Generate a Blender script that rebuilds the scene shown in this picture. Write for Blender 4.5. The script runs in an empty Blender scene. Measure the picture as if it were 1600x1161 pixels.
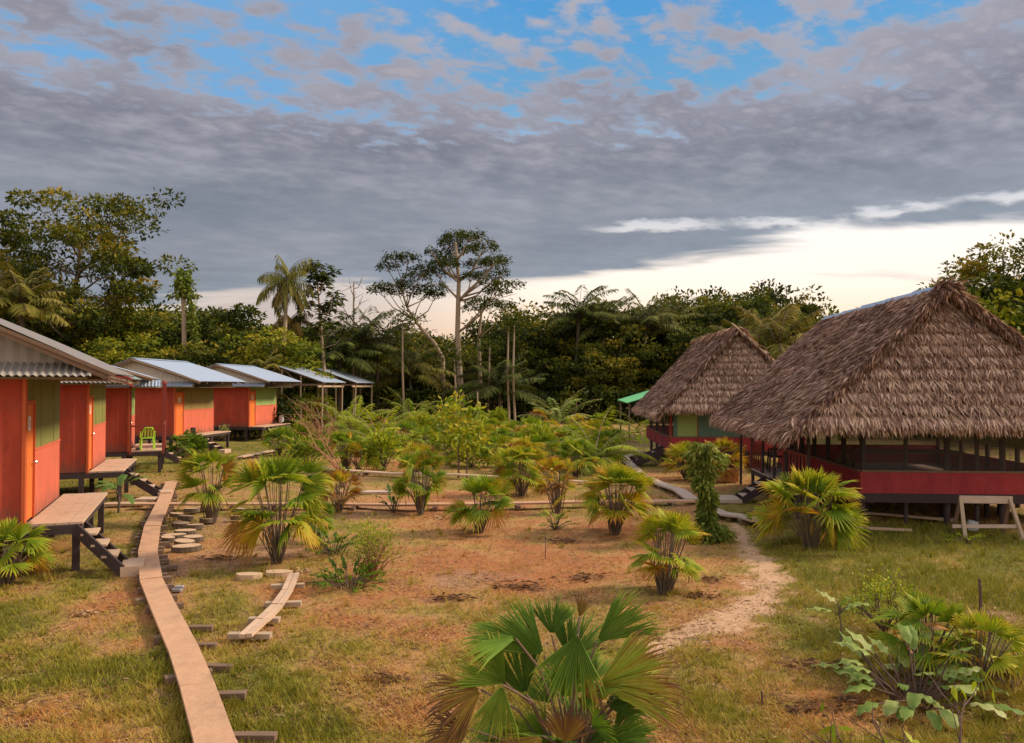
import bpy, math, random
import numpy as np
from mathutils import Vector, Matrix
S = bpy.context.scene
COL = S.collection
R = math.radians
# ------------------------------------------------------------------ camera
EYE = 3.1; F = 1240.0; HOR = 604.0
PITCH = math.atan((HOR - 580.5) / F)
cd = bpy.data.cameras.new('camera'); cam = bpy.data.objects.new('camera', cd); COL.objects.link(cam)
cam.location = (0, 0, EYE); cam.rotation_euler = (math.pi / 2 + PITCH, 0, 0)
cd.sensor_width = 36; cd.lens = 36 * F / 1600; cd.clip_start = 0.1; cd.clip_end = 3000
S.camera = cam
S.render.resolution_x = 1024; S.render.resolution_y = 743
S.view_settings.view_transform = 'Standard'; S.view_settings.look = 'None'
S.view_settings.exposure = 0.12; S.view_settings.gamma = 1.0
# ------------------------------------------------------------------ world
SUN_AZ = R(76); SUN_EL = R(36)          # azimuth measured from +Y towards +X
W = bpy.data.worlds.new('World'); S.world = W; W.use_nodes = True
nt = W.node_tree
for n in list(nt.nodes): nt.nodes.remove(n)

class NB:
    """tiny node-graph builder"""
    def __init__(s, tree): s.t = tree
    def n(s, typ, **kw):
        nd = s.t.nodes.new(typ)
        for k, v in kw.items(): setattr(nd, k, v)
        return nd
    def put(s, sock, v):
        if isinstance(v, bpy.types.NodeSocket): s.t.links.new(v, sock)
        elif v is not None:
            if isinstance(v, (tuple, list)) and sock.type == 'RGBA' and len(v) == 3: v = (*v, 1)
            sock.default_value = v
    def m(s, op, a, b=None, c=None, clamp=False):
        nd = s.n('ShaderNodeMath', operation=op, use_clamp=clamp)
        s.put(nd.inputs[0], a)
        if b is not None: s.put(nd.inputs[1], b)
        if c is not None: s.put(nd.inputs[2], c)
        return nd.outputs[0]
    def ss(s, v, a, b, to0=0.0, to1=1.0):
        nd = s.n('ShaderNodeMapRange', interpolation_type='SMOOTHSTEP')
        s.put(nd.inputs[0], v); s.put(nd.inputs[1], a); s.put(nd.inputs[2], b)
        nd.inputs[3].default_value = to0; nd.inputs[4].default_value = to1
        return nd.outputs[0]
    def mix(s, f, a, b, blend='MIX'):
        nd = s.n('ShaderNodeMix', data_type='RGBA', blend_type=blend)
        s.put(nd.inputs[0], f); s.put(nd.inputs[6], a); s.put(nd.inputs[7], b)
        return nd.outputs[2]
    def noise(s, vec, scale, detail=4, rough=0.5, dist=0.0, w=None):
        nd = s.n('ShaderNodeTexNoise')
        if vec is not None: s.put(nd.inputs['Vector'], vec)
        nd.inputs['Scale'].default_value = scale; nd.inputs['Detail'].default_value = detail
        nd.inputs['Roughness'].default_value = rough; nd.inputs['Distortion'].default_value = dist
        return nd.outputs['Fac']
    def ramp(s, f, stops, interp='LINEAR'):
        nd = s.n('ShaderNodeValToRGB'); cr = nd.color_ramp; cr.interpolation = interp
        while len(cr.elements) > 1: cr.elements.remove(cr.elements[-1])
        cr.elements[0].position = stops[0][0]; cr.elements[0].color = (*stops[0][1], 1)
        for p, c in stops[1:]:
            e = cr.elements.new(p); e.color = (*c, 1)
        s.put(nd.inputs[0], f)
        return nd.outputs[0]
    def comb(s, x, y, z):
        nd = s.n('ShaderNodeCombineXYZ'); s.put(nd.inputs[0], x); s.put(nd.inputs[1], y); s.put(nd.inputs[2], z)
        return nd.outputs[0]
    def vm(s, op, a, b):
        nd = s.n('ShaderNodeVectorMath', operation=op); s.put(nd.inputs[0], a); s.put(nd.inputs[1], b)
        return nd.outputs[0]

def srgb(r, g, b):
    f = lambda c: (c / 255 / 12.92) if c / 255 <= 0.04045 else ((c / 255 + 0.055) / 1.055) ** 2.4
    return (f(r), f(g), f(b))

b = NB(nt)
out = b.n('ShaderNodeOutputWorld'); bg = b.n('ShaderNodeBackground')
sky = b.n('ShaderNodeTexSky', sky_type='NISHITA'); sky.sun_disc = False
sky.sun_elevation = SUN_EL; sky.sun_rotation = SUN_AZ
tc = b.n('ShaderNodeTexCoord'); sep = b.n('ShaderNodeSeparateXYZ'); nt.links.new(tc.outputs['Generated'], sep.inputs[0])
dx, dy, dz = sep.outputs
el = b.m('ARCSINE', dz)                               # elevation, radians
az = b.m('ARCTAN2', dx, dy)                           # 0 straight ahead, + right
zz = b.m('ADD', b.m('MAXIMUM', dz, 0.0), 0.10)
pu = b.m('DIVIDE', dx, zz); pv = b.m('DIVIDE', dy, zz)
# cloud plane coordinates, rotated a little so streaks run from lower left to upper right
rx = b.m('ADD', b.m('MULTIPLY', pu, 0.86), b.m('MULTIPLY', pv, 0.5))
ry = b.m('SUBTRACT', b.m('MULTIPLY', pv, 0.86), b.m('MULTIPLY', pu, 0.5))
pl = b.comb(rx, b.m('MULTIPLY', ry, 1.25), 0.0)
pl2 = b.comb(b.m('MULTIPLY', pu, 0.45), b.m('MULTIPLY', pv, 1.2), 3.7)
pl = b.vm('ADD', pl, (5.3, 2.9, 1.7))
n_big = b.noise(pl, 1.1, 3, 0.5, 0.2)
n_puf = b.noise(pl, 8.6, 6, 0.56, 0.15)
n_mid = b.noise(pl, 2.6, 4, 0.5, 0.2)
n_str = b.noise(pl2, 1.3, 5, 0.55, 0.4)
# coverage: dense deck low, broken above about 17 degrees
cover = b.m('ADD', b.m('ADD', b.m('MULTIPLY', n_big, 0.20), b.m('MULTIPLY', n_puf, 0.82)), b.m('MULTIPLY', n_mid, 0.365))
bias = b.m('ADD', b.ss(el, R(13.5), R(20), 0.30, -0.030), b.ss(el, R(20), R(26), 0.0, -0.085))
bias = b.m('ADD', bias, b.ss(az, R(10), R(32), 0.0, 0.085))
bias = b.m('ADD', bias, b.ss(az, R(-12), R(-34), 0.0, 0.025))
cov = b.m('ADD', cover, bias)
cloud = b.ss(cov, 0.55, 0.705)
# lower edge of the deck rises to the right
edge = b.ss(az, R(-6), R(22), R(6.5), R(10.0))
edge = b.m('SUBTRACT', edge, b.ss(az, R(-16), R(-28), 0.0, R(1.6)))
edge = b.m('ADD', edge, b.m('MULTIPLY', b.m('SUBTRACT', n_str, 0.5), 0.085))
deck = b.ss(b.m('SUBTRACT', el, edge), R(-0.4), R(0.7))
slit_c = R(11.4)
slit = b.m('ABSOLUTE', b.m('SUBTRACT', b.m('ADD', el, b.m('MULTIPLY', b.m('SUBTRACT', n_str, 0.5), 0.055)), slit_c))
slit = b.m('MULTIPLY', b.ss(b.m('ADD', slit, b.m('MULTIPLY', b.m('SUBTRACT', n_puf, 0.5), 0.03)), R(0.0), R(0.60), 1.0, 0.0), b.m('MULTIPLY', b.ss(az, R(4), R(9)), b.m('MAXIMUM', b.ss(az, R(17), R(12)), b.ss(n_mid, 0.40, 0.60))))
deck = b.m('MULTIPLY', deck, b.m('SUBTRACT', 1.0, b.m('MULTIPLY', slit, 0.62)))
cloud = b.m('MULTIPLY', cloud, deck)
wisp = b.m('MULTIPLY', b.ss(n_str, 0.60, 0.70), b.ss(el, R(3), R(6)))
cloud = b.m('MAXIMUM', cloud, b.m('MULTIPLY', wisp, 0.35))
clear = b.ramp(b.m('DIVIDE', el, R(40)), [(0.0, srgb(250, 190, 140)), (0.10, srgb(253, 214, 178)), (0.17, srgb(255, 238, 220)),
    (0.27, srgb(250, 242, 236)), (0.36, srgb(170, 198, 226)), (0.50, srgb(98, 156, 196)), (0.68, srgb(62, 142, 202)), (1.0, srgb(90, 150, 205))])
# towards the left the open band is cooler and duller
clear = b.mix(b.ss(az, R(4), R(-17), 0.0, 0.85), clear, b.mix(b.ss(el, R(6), R(14)), srgb(176, 163, 160), srgb(110, 160, 205)))
shade = b.m('ADD', b.m('MULTIPLY', n_puf, 0.62), b.m('MULTIPLY', n_big, 0.5))
soft = b.m('ADD', b.m('MULTIPLY', n_mid, 0.35), b.m('ADD', b.m('MULTIPLY', n_str, 0.45), b.m('MULTIPLY', n_puf, 0.22)))
ccol_low = b.ramp(soft, [(0.36, srgb(112, 117, 128)), (0.52, srgb(130, 132, 142)), (0.68, srgb(152, 151, 162))])
ccol_hi = b.ramp(shade, [(0.42, srgb(94, 93, 106)), (0.56, srgb(127, 124, 135)), (0.69, srgb(160, 155, 162))])
ccol = b.mix(b.ss(el, R(11), R(20)), ccol_low, ccol_hi)
ccol = b.mix(b.ss(b.m('SUBTRACT', el, edge), R(3.0), R(0.0), 0.0, 0.45), ccol, srgb(126, 138, 150))
# thinner cloud edges glow towards white-lilac
ccol = b.mix(b.ss(cov, 0.80, 0.64, 0.0, 0.55), ccol, srgb(170, 174, 188))
rim = b.m('MULTIPLY', b.m('MULTIPLY', cloud, b.m('SUBTRACT', 1.0, cloud)), b.ss(el, R(12), R(5), 0.0, 1.6))
skyc = b.mix(cloud, clear, ccol)
skyc = b.mix(b.m('MINIMUM', rim, 0.6), skyc, srgb(250, 226, 205))
# physically based sky adds its own blue tint; overhead and behind the camera, unseen sky is neutralised and brightened as added fill light
nis = b.n('ShaderNodeVectorMath', operation='SCALE'); nt.links.new(sky.outputs[0], nis.inputs[0]); nis.inputs['Scale'].default_value = 0.012
skyc = b.vm('ADD', skyc, nis.outputs[0])
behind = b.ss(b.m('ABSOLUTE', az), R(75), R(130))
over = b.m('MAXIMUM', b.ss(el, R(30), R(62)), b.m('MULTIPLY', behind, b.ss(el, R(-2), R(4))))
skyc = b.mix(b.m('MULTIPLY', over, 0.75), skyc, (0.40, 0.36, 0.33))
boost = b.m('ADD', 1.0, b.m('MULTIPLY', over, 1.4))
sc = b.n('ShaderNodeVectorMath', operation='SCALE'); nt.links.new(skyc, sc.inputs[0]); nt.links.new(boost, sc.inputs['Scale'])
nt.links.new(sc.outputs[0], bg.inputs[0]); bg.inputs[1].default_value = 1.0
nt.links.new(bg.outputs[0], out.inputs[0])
# ------------------------------------------------------------------ sun
sl = bpy.data.lights.new('sun', 'SUN'); sl.energy = 4.6; sl.angle = R(11); sl.color = (1.0, 0.86, 0.68)
so = bpy.data.objects.new('sun', sl); COL.objects.link(so)
sd = Vector((math.sin(SUN_AZ) * math.cos(SUN_EL), math.cos(SUN_AZ) * math.cos(SUN_EL), math.sin(SUN_EL)))
so.rotation_euler = sd.to_track_quat('Z', 'Y').to_euler(); so.location = (0, 0, 30)

# ------------------------------------------------------------------ projection used to read positions off the site survey
def ray(px, py):
    a = (px - 800) / F; bb = (580.5 - py) / F
    c, s = math.cos(PITCH), math.sin(PITCH)
    return Vector((a, c - bb * s, s + bb * c))
def G(px, py, h=0.0):
    r = ray(px, py); t = (h - EYE) / r.z
    return Vector((r.x * t, r.y * t, h))
def AT(px, py, Y):
    r = ray(px, py); t = Y / r.y
    return Vector((r.x * t, Y, EYE + r.z * t))
# ------------------------------------------------------------------ numpy noise and ground height
def _h(ix, iy, seed):
    v = (ix.astype(np.int64) * 374761393 + iy.astype(np.int64) * 668265263 + seed * 982451653) & 0xffffffff
    v = ((v ^ (v >> 13)) * 1274126177) & 0xffffffff
    return ((v ^ (v >> 16)) & 0xffff) / 65535.0
def vnoise(x, y, seed=0):
    x = np.asarray(x, float); y = np.asarray(y, float)
    ix = np.floor(x); iy = np.floor(y); fx = x - ix; fy = y - iy
    fx = fx * fx * (3 - 2 * fx); fy = fy * fy * (3 - 2 * fy)
    a = _h(ix, iy, seed); bq = _h(ix + 1, iy, seed); c = _h(ix, iy + 1, seed); d = _h(ix + 1, iy + 1, seed)
    return (a * (1 - fx) + bq * fx) * (1 - fy) + (c * (1 - fx) + d * fx) * fy
def fbm(x, y, seed=0, o=4):
    s = 0; a = 0.5; t = 0
    for i in range(o):
        s = s + a * vnoise(x * 2 ** i, y * 2 ** i, seed + i * 7); t += a; a *= 0.55
    return s / t
def zg(x, y):
    return (fbm(np.asarray(x) * 0.5, np.asarray(y) * 0.5, 3, 3) - 0.5) * 0.14 + (fbm(np.asarray(x) * 3.1, np.asarray(y) * 3.1, 9, 2) - 0.5) * 0.035 - 0.02
def gz(p): return Vector((p[0], p[1], float(zg(p[0], p[1]))))
# ------------------------------------------------------------------ materials
MATS = {}
def mat(name, col, rough=0.8, var=0.25, scale=6, bump=0.2, col2=None, metal=0.0, stretch=(1, 1, 1), bscale=None, spec=0.3, dirt=0.0, mud=0.0):
    m = bpy.data.materials.new(name); m.use_nodes = True; q = NB(m.node_tree)
    bs = m.node_tree.nodes['Principled BSDF']
    t = q.n('ShaderNodeTexCoord').outputs['Object']
    mp = q.n('ShaderNodeMapping'); q.put(mp.inputs[0], t); mp.inputs['Scale'].default_value = stretch
    v = mp.outputs[0]
    oi = q.n('ShaderNodeObjectInfo').outputs['Random']
    v = q.vm('ADD', v, q.comb(q.m('MULTIPLY', oi, 37.0), q.m('MULTIPLY', oi, 11.0), 0.0))
    n1 = q.noise(v, scale, 6, 0.6)
    c2 = col2 or tuple(c * 0.55 for c in col)
    f = q.ss(n1, 0.5 - 0.28, 0.5 + 0.28)
    base = q.mix(q.m('MULTIPLY', f, 1.0), tuple(c * (1 - var) + d * var for c, d in zip(col, c2)), col)
    n2 = q.noise(v, scale * 5.3, 4, 0.6)
    base = q.mix(q.ss(n2, 0.56, 0.74, 0.0, var * 1.3), base, c2)
    if dirt:
        n3 = q.noise(t, 1.3, 8, 0.7)
        base = q.mix(q.ss(n3, 0.50, 0.72, 0.0, dirt), base, (0.10, 0.075, 0.055))
    if mud:      # splashed mud and run stains along the foot of the boards, floor level 0.8
        sp_ = q.n('ShaderNodeSeparateXYZ'); q.put(sp_.inputs[0], t)
        n4 = q.noise(q.vm('MULTIPLY', t, (5.0, 5.0, 1.1)), 1.0, 7, 0.7)
        hgt = q.m('SUBTRACT', q.m('SUBTRACT', sp_.outputs[2], 0.80), q.m('MULTIPLY', q.m('SUBTRACT', n4, 0.45), 1.5))
        base = q.mix(q.ss(hgt, 0.30, -0.05, 0.0, mud), base, (0.13, 0.075, 0.05))
        n5 = q.noise(q.vm('MULTIPLY', t, (9.0, 9.0, 0.35)), 1.0, 5, 0.6)
        base = q.mix(q.ss(n5, 0.55, 0.70, 0.0, mud * .6), base, tuple(c * 1.5 + .03 for c in col))
    q.put(bs.inputs['Base Color'], base)
    bs.inputs['Roughness'].default_value = rough; bs.inputs['Metallic'].default_value = metal
    bs.inputs['Specular IOR Level'].default_value = spec
    if bump:
        bp = q.n('ShaderNodeBump'); bp.inputs['Strength'].default_value = bump; bp.inputs['Distance'].default_value = 0.02
        q.put(bp.inputs['Height'], q.noise(v, bscale or scale * 4, 5, 0.65)); q.put(bs.inputs['Normal'], bp.outputs[0])
    MATS[name] = m
    return m
def leafmat(name, stops, trans=0.3, rough=0.5, objvar=0.25, spec=0.35):
    """colour runs along the per-leaf 'tint' attribute; whole plants differ a little from each other"""
    m = bpy.data.materials.new(name); m.use_nodes = True; q = NB(m.node_tree)
    bs = m.node_tree.nodes['Principled BSDF']; o = m.node_tree.nodes['Material Output']
    at = q.n('ShaderNodeAttribute'); at.attribute_name = 'tint'
    oi = q.n('ShaderNodeObjectInfo').outputs['Random']
    ti = q.m('ADD', at.outputs['Fac'], q.m('MULTIPLY', q.m('SUBTRACT', oi, 0.5), objvar), clamp=True)
    t = q.n('ShaderNodeTexCoord').outputs['Object']
    col = q.ramp(ti, stops)
    nn = q.noise(t, 9, 4, 0.6)
    col = q.mix(q.ss(nn, 0.3, 0.75, 0.0, 0.45), col, q.mix(1.0, col, (0.55, 0.5, 0.35), 'MULTIPLY'))
    q.put(bs.inputs['Base Color'], col); bs.inputs['Roughness'].default_value = rough; bs.inputs['Specular IOR Level'].default_value = spec
    tr = q.n('ShaderNodeBsdfTranslucent'); q.put(tr.inputs[0], q.mix(1.0, col, (1.15, 1.1, 0.7), 'MULTIPLY'))
    mx = q.n('ShaderNodeMixShader'); mx.inputs[0].default_value = trans
    m.node_tree.links.new(bs.outputs[0], mx.inputs[1]); m.node_tree.links.new(tr.outputs[0], mx.inputs[2]); m.node_tree.links.new(mx.outputs[0], o.inputs[0])
    MATS[name] = m
    return m

mat('red_wall', (0.47, 0.064, 0.028), 0.85, 0.5, 2.4, 0.2, (0.19, 0.028, 0.018), stretch=(1, 1, 0.4), dirt=0.25, mud=0.6)
mat('red_panel', (0.58, 0.13, 0.068), 0.75, 0.3, 4, 0.12, (0.44, 0.07, 0.04), stretch=(1, 1, 0.35), dirt=0.2, mud=0.5)
mat('green_panel', (0.21, 0.20, 0.05), 0.8, 0.35, 4, 0.15, (0.13, 0.13, 0.04), stretch=(3, 3, 0.3), dirt=0.12)
mat('bright_green_panel', (0.26, 0.34, 0.10), 0.8, 0.3, 4, 0.15, (0.18, 0.22, 0.07), stretch=(3, 3, 0.3))
mat('olive_panel', (0.26, 0.17, 0.05), 0.8, 0.3, 4, 0.15, (0.17, 0.12, 0.04), stretch=(4, 4, 0.3))
mat('orange_door', (0.66, 0.16, 0.032), 0.55, 0.15, 3, 0.08, (0.6, 0.10, 0.02))
mat('orange_trim', (0.52, 0.095, 0.025), 0.6, 0.25, 5, 0.1)
mat('plate', (0.75, 0.73, 0.66), 0.5, 0.1, 20, 0)
mat('ink', (0.03, 0.03, 0.03), 0.6, 0.1, 20, 0)
mat('steel', (0.55, 0.55, 0.55), 0.3, 0.1, 10, 0, metal=1.0)
mat('tin_roof', (0.40, 0.45, 0.52), 0.42, 0.25, 2.2, 0.05, (0.30, 0.33, 0.38), metal=0.35, spec=0.5)
mat('tin_wall', (0.31, 0.27, 0.235), 0.6, 0.3, 3, 0.05, (0.30, 0.25, 0.19), metal=0.1, stretch=(1, 1, 0.25), dirt=0.25)
mat('pale_tin', (0.58, 0.51, 0.42), 0.6, 0.3, 3, 0.05, (0.36, 0.31, 0.25), metal=0.1, stretch=(1, 1, 0.25), dirt=0.15)
mat('old_tin', (0.21, 0.19, 0.18), 0.7, 0.5, 2.2, 0.1, (0.16, 0.12, 0.10), metal=0.1, dirt=0.3)
mat('teal_roof', (0.17, 0.24, 0.23), 0.6, 0.3, 2.2, 0.05, (0.26, 0.25, 0.22), metal=0.1, dirt=0.2)
mat('plank', (0.56, 0.37, 0.24), 0.85, 0.45, 5, 0.45, (0.36, 0.23, 0.15), dirt=0.25)
mat('walk_plank', (0.54, 0.30, 0.165), 0.85, 0.5, 5, 0.5, (0.34, 0.19, 0.11), dirt=0.4)
mat('grey_plank', (0.52, 0.37, 0.27), 0.85, 0.35, 5, 0.35, (0.28, 0.21, 0.17), dirt=0.15)
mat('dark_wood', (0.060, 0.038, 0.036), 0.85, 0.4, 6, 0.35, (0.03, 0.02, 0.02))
mat('brown_wood', (0.20, 0.12, 0.075), 0.85, 0.4, 6, 0.35, (0.10, 0.06, 0.04), stretch=(1, 1, 0.3))
mat('pale_wood', (0.42, 0.30, 0.19), 0.85, 0.35, 6, 0.35, (0.24, 0.16, 0.10), stretch=(1, 1, 0.3))
mat('red_wood', (0.26, 0.045, 0.03), 0.8, 0.3, 6, 0.2)
mat('log_end', (0.56, 0.37, 0.22), 0.85, 0.35, 9, 0.3, (0.34, 0.21, 0.13))
mat('bark', (0.16, 0.115, 0.075), 0.95, 0.45, 5, 0.6, (0.07, 0.05, 0.035), stretch=(1, 1, 0.3))
mat('pale_bark', (0.36, 0.26, 0.17), 0.9, 0.4, 4, 0.5, (0.18, 0.12, 0.08), stretch=(1, 1, 0.3))
mat('twig', (0.36, 0.17, 0.09), 0.9, 0.3, 8, 0.2)
mat('dark_twig', (0.12, 0.07, 0.05), 0.9, 0.3, 8, 0.2)
mat('maroon_wall', (0.38, 0.042, 0.042), 0.8, 0.6, 4, 0.15, (0.18, 0.02, 0.03), stretch=(1, 1, 0.4), dirt=0.2)
mat('hall_green', (0.42, 0.46, 0.15), 0.85, 0.3, 4, 0.1)
mat('hall_teal', (0.10, 0.17, 0.12), 0.85, 0.3, 4, 0.1, (0.07, 0.10, 0.08))
mat('plastic_green', (0.42, 0.75, 0.05), 0.35, 0.05, 3, 0, spec=0.5)
mat('tarp_green', (0.16, 0.50, 0.18), 0.6, 0.15, 3, 0.1)
mat('blue_plastic', (0.20, 0.36, 0.75), 0.4, 0.2, 5, 0)
mat('orange_box', (0.55, 0.26, 0.08), 0.8, 0.25, 5, 0.1)
mat('red_flower', (0.60, 0.02, 0.02), 0.6, 0.2, 5, 0)
mat('stone', (0.30, 0.28, 0.27), 0.9, 0.3, 6, 0.4)
mat('rubbish', (0.45, 0.44, 0.42), 0.6, 0.3, 12, 0.2)
def netmat():
    m = bpy.data.materials.new('insect_net'); m.use_nodes = True; q = NB(m.node_tree)
    o = m.node_tree.nodes['Material Output']; bs = m.node_tree.nodes['Principled BSDF']
    bs.inputs['Base Color'].default_value = (0.10, 0.085, 0.075, 1); bs.inputs['Roughness'].default_value = 0.9
    tr = q.n('ShaderNodeBsdfTransparent'); mx = q.n('ShaderNodeMixShader'); mx.inputs[0].default_value = 0.17
    m.node_tree.links.new(tr.outputs[0], mx.inputs[1]); m.node_tree.links.new(bs.outputs[0], mx.inputs[2]); m.node_tree.links.new(mx.outputs[0], o.inputs[0])
    MATS['insect_net'] = m
netmat()
leafmat('fan_leaf', [(0.0, (0.07, 0.13, 0.010)), (0.28, (0.17, 0.27, 0.015)), (0.52, (0.36, 0.38, 0.020)), (0.72, (0.54, 0.38, 0.025)), (0.86, (0.50, 0.22, 0.03)), (1.0, (0.24, 0.12, 0.04))], 0.36, 0.6, 0.22, 0.2)
leafmat('fore_leaf', [(0.0, (0.08, 0.16, 0.018)), (0.35, (0.19, 0.31, 0.025)), (0.6, (0.36, 0.40, 0.04)), (0.75, (0.42, 0.28, 0.04)), (0.88, (0.32, 0.15, 0.05)), (1.0, (0.16, 0.08, 0.04))], 0.28, 0.6, 0.1, 0.25)
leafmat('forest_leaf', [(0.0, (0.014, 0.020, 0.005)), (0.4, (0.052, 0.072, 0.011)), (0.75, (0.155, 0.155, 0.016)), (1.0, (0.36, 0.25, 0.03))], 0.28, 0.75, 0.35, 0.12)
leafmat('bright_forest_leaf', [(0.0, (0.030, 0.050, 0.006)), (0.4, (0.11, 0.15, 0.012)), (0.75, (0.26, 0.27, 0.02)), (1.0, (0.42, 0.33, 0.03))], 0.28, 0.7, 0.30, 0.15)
leafmat('palm_leaf', [(0.0, (0.028, 0.042, 0.010)), (0.5, (0.10, 0.12, 0.022)), (0.8, (0.22, 0.19, 0.03)), (1.0, (0.32, 0.21, 0.06))], 0.25, 0.65, 0.2, 0.15)
leafmat('bush_leaf', [(0.0, (0.06, 0.11, 0.010)), (0.4, (0.18, 0.26, 0.015)), (0.75, (0.38, 0.42, 0.025)), (1.0, (0.56, 0.44, 0.04))], 0.36, 0.6, 0.3, 0.2)
leafmat('broad_leaf', [(0.0, (0.06, 0.13, 0.03)), (0.5, (0.18, 0.26, 0.045)), (0.8, (0.38, 0.42, 0.12)), (1.0, (0.58, 0.52, 0.28))], 0.3, 0.6, 0.15, 0.2)
leafmat('vine_leaf', [(0.0, (0.05, 0.075, 0.012)), (0.5, (0.17, 0.22, 0.03)), (0.8, (0.33, 0.34, 0.07)), (1.0, (0.42, 0.32, 0.10))], 0.3, 0.7, 0.2, 0.12)
leafmat('thatch', [(0.0, (0.10, 0.055, 0.045)), (0.35, (0.29, 0.165, 0.125)), (0.7, (0.53, 0.325, 0.235)), (1.0, (0.78, 0.55, 0.40))], 0.12, 0.9, 0.0, 0.1)
leafmat('dead_leaf', [(0.0, (0.10, 0.05, 0.03)), (0.5, (0.30, 0.15, 0.07)), (1.0, (0.60, 0.40, 0.22))], 0.1, 0.9, 0.2, 0.1)
leafmat('grass_blade', [(0.0, (0.16, 0.165, 0.018)), (0.30, (0.33, 0.275, 0.034)), (0.52, (0.45, 0.31, 0.07)), (0.74, (0.54, 0.28, 0.08)), (0.9, (0.48, 0.18, 0.05)), (1.0, (0.16, 0.075, 0.035))], 0.25, 0.8, 0.0, 0.1)
# ------------------------------------------------------------------ mesh helpers
class MB:
    def __init__(s): s.v = []; s.f = []
    def add(s, vs, fs):
        o = len(s.v); s.v.extend([tuple(v) for v in vs]); s.f.extend([tuple(i + o for i in f) for f in fs]); return s
    def box(s, x0, x1, y0, y1, z0, z1):
        return s.add([(x0, y0, z0), (x1, y0, z0), (x1, y1, z0), (x0, y1, z0), (x0, y0, z1), (x1, y0, z1), (x1, y1, z1), (x0, y1, z1)],
            [(0, 3, 2, 1), (4, 5, 6, 7), (0, 1, 5, 4), (1, 2, 6, 5), (2, 3, 7, 6), (3, 0, 4, 7)])
    def bar(s, a, c, w, h, up=(0, 0, 1), jit=0):
        a = Vector(a); c = Vector(c); d = (c - a).normalized(); up = Vector(up)
        if abs(d.dot(up)) > 0.97: up = Vector((0, 1, 0))
        sd_ = d.cross(up).normalized(); u = sd_.cross(d).normalized()
        vs = []
        for p in (a, c):
            for i, j in ((-1, -1), (1, -1), (1, 1), (-1, 1)):
                vs.append(p + sd_ * (i * w / 2) + u * (j * h / 2))
        return s.add(vs, [(0, 1, 2, 3), (7, 6, 5, 4), (0, 4, 5, 1), (1, 5, 6, 2), (2, 6, 7, 3), (3, 7, 4, 0)])
    def tube(s, pts, rad, n=7):
        pts = [Vector(p) for p in pts]
        if not hasattr(rad, '__len__'): rad = [rad] * len(pts)
        rings = []
        for i, p in enumerate(pts):
            d = (pts[min(i + 1, len(pts) - 1)] - pts[max(i - 1, 0)]).normalized()
            a = d.cross(Vector((0.31, 0.95, 0.05))).normalized() if abs(d.dot(Vector((0.31, 0.95, 0.05)))) < 0.95 else d.cross(Vector((1, 0, 0))).normalized()
            bb = d.cross(a)
            rings.append([p + (a * math.cos(t) + bb * math.sin(t)) * rad[i] for t in [k * 2 * math.pi / n for k in range(n)]])
        vs = [v for r in rings for v in r]; fs = []
        for i in range(len(pts) - 1):
            for k in range(n): fs.append((i * n + k, i * n + (k + 1) % n, (i + 1) * n + (k + 1) % n, (i + 1) * n + k))
        fs.append(tuple(range(n))[::-1]); fs.append(tuple((len(pts) - 1) * n + k for k in range(n)))
        return s.add(vs, fs)
    def prism(s, poly, vec):
        n = len(poly); vec = Vector(vec); p = [Vector(q) for q in poly]
        return s.add(p + [q + vec for q in p], [tuple(range(n))[::-1], tuple(range(n, 2 * n))] + [(i, (i + 1) % n, (i + 1) % n + n, i + n) for i in range(n)])
    def corr(s, o, u, v, pitch=0.09, amp=0.014, rows=1, sag=0.0):
        """corrugated sheet: waves run across u, ribs along v; closed with a thin underside"""
        o = Vector(o); u = Vector(u); v = Vector(v); nn = u.cross(v).normalized()
        k = max(4, int(u.length / pitch) * 4)
        for off in (0.0, -0.004):
            vs = []
            for j in range(rows + 1):
                for i in range(k + 1):
                    w_ = amp * math.sin(i / 4 * 2 * math.pi) + amp * 0.5 * math.cos(i / 4 * 2 * math.pi)
                    vs.append(o + u * (i / k) + v * (j / rows) + nn * (w_ + off - sag * math.sin(math.pi * j / rows)))
            fs = [(j * (k + 1) + i, j * (k + 1) + i + 1, (j + 1) * (k + 1) + i + 1, (j + 1) * (k + 1) + i) for j in range(rows) for i in range(k)]
            s.add(vs, fs)
        return s
    def build(s, name, m, parent=None, smooth=False, bevel=0):
        me = bpy.data.meshes.new(name); me.from_pydata(s.v, [], s.f); me.update()
        me.materials.append(MATS[m])
        if smooth: me.polygons.foreach_set('use_smooth', [True] * len(me.polygons))
        o = bpy.data.objects.new(name, me); COL.objects.link(o)
        if parent: o.parent = parent
        if bevel:
            bv = o.modifiers.new('bevel', 'BEVEL'); bv.width = bevel; bv.segments = 1; bv.limit_method = 'ANGLE'
        return o
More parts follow.
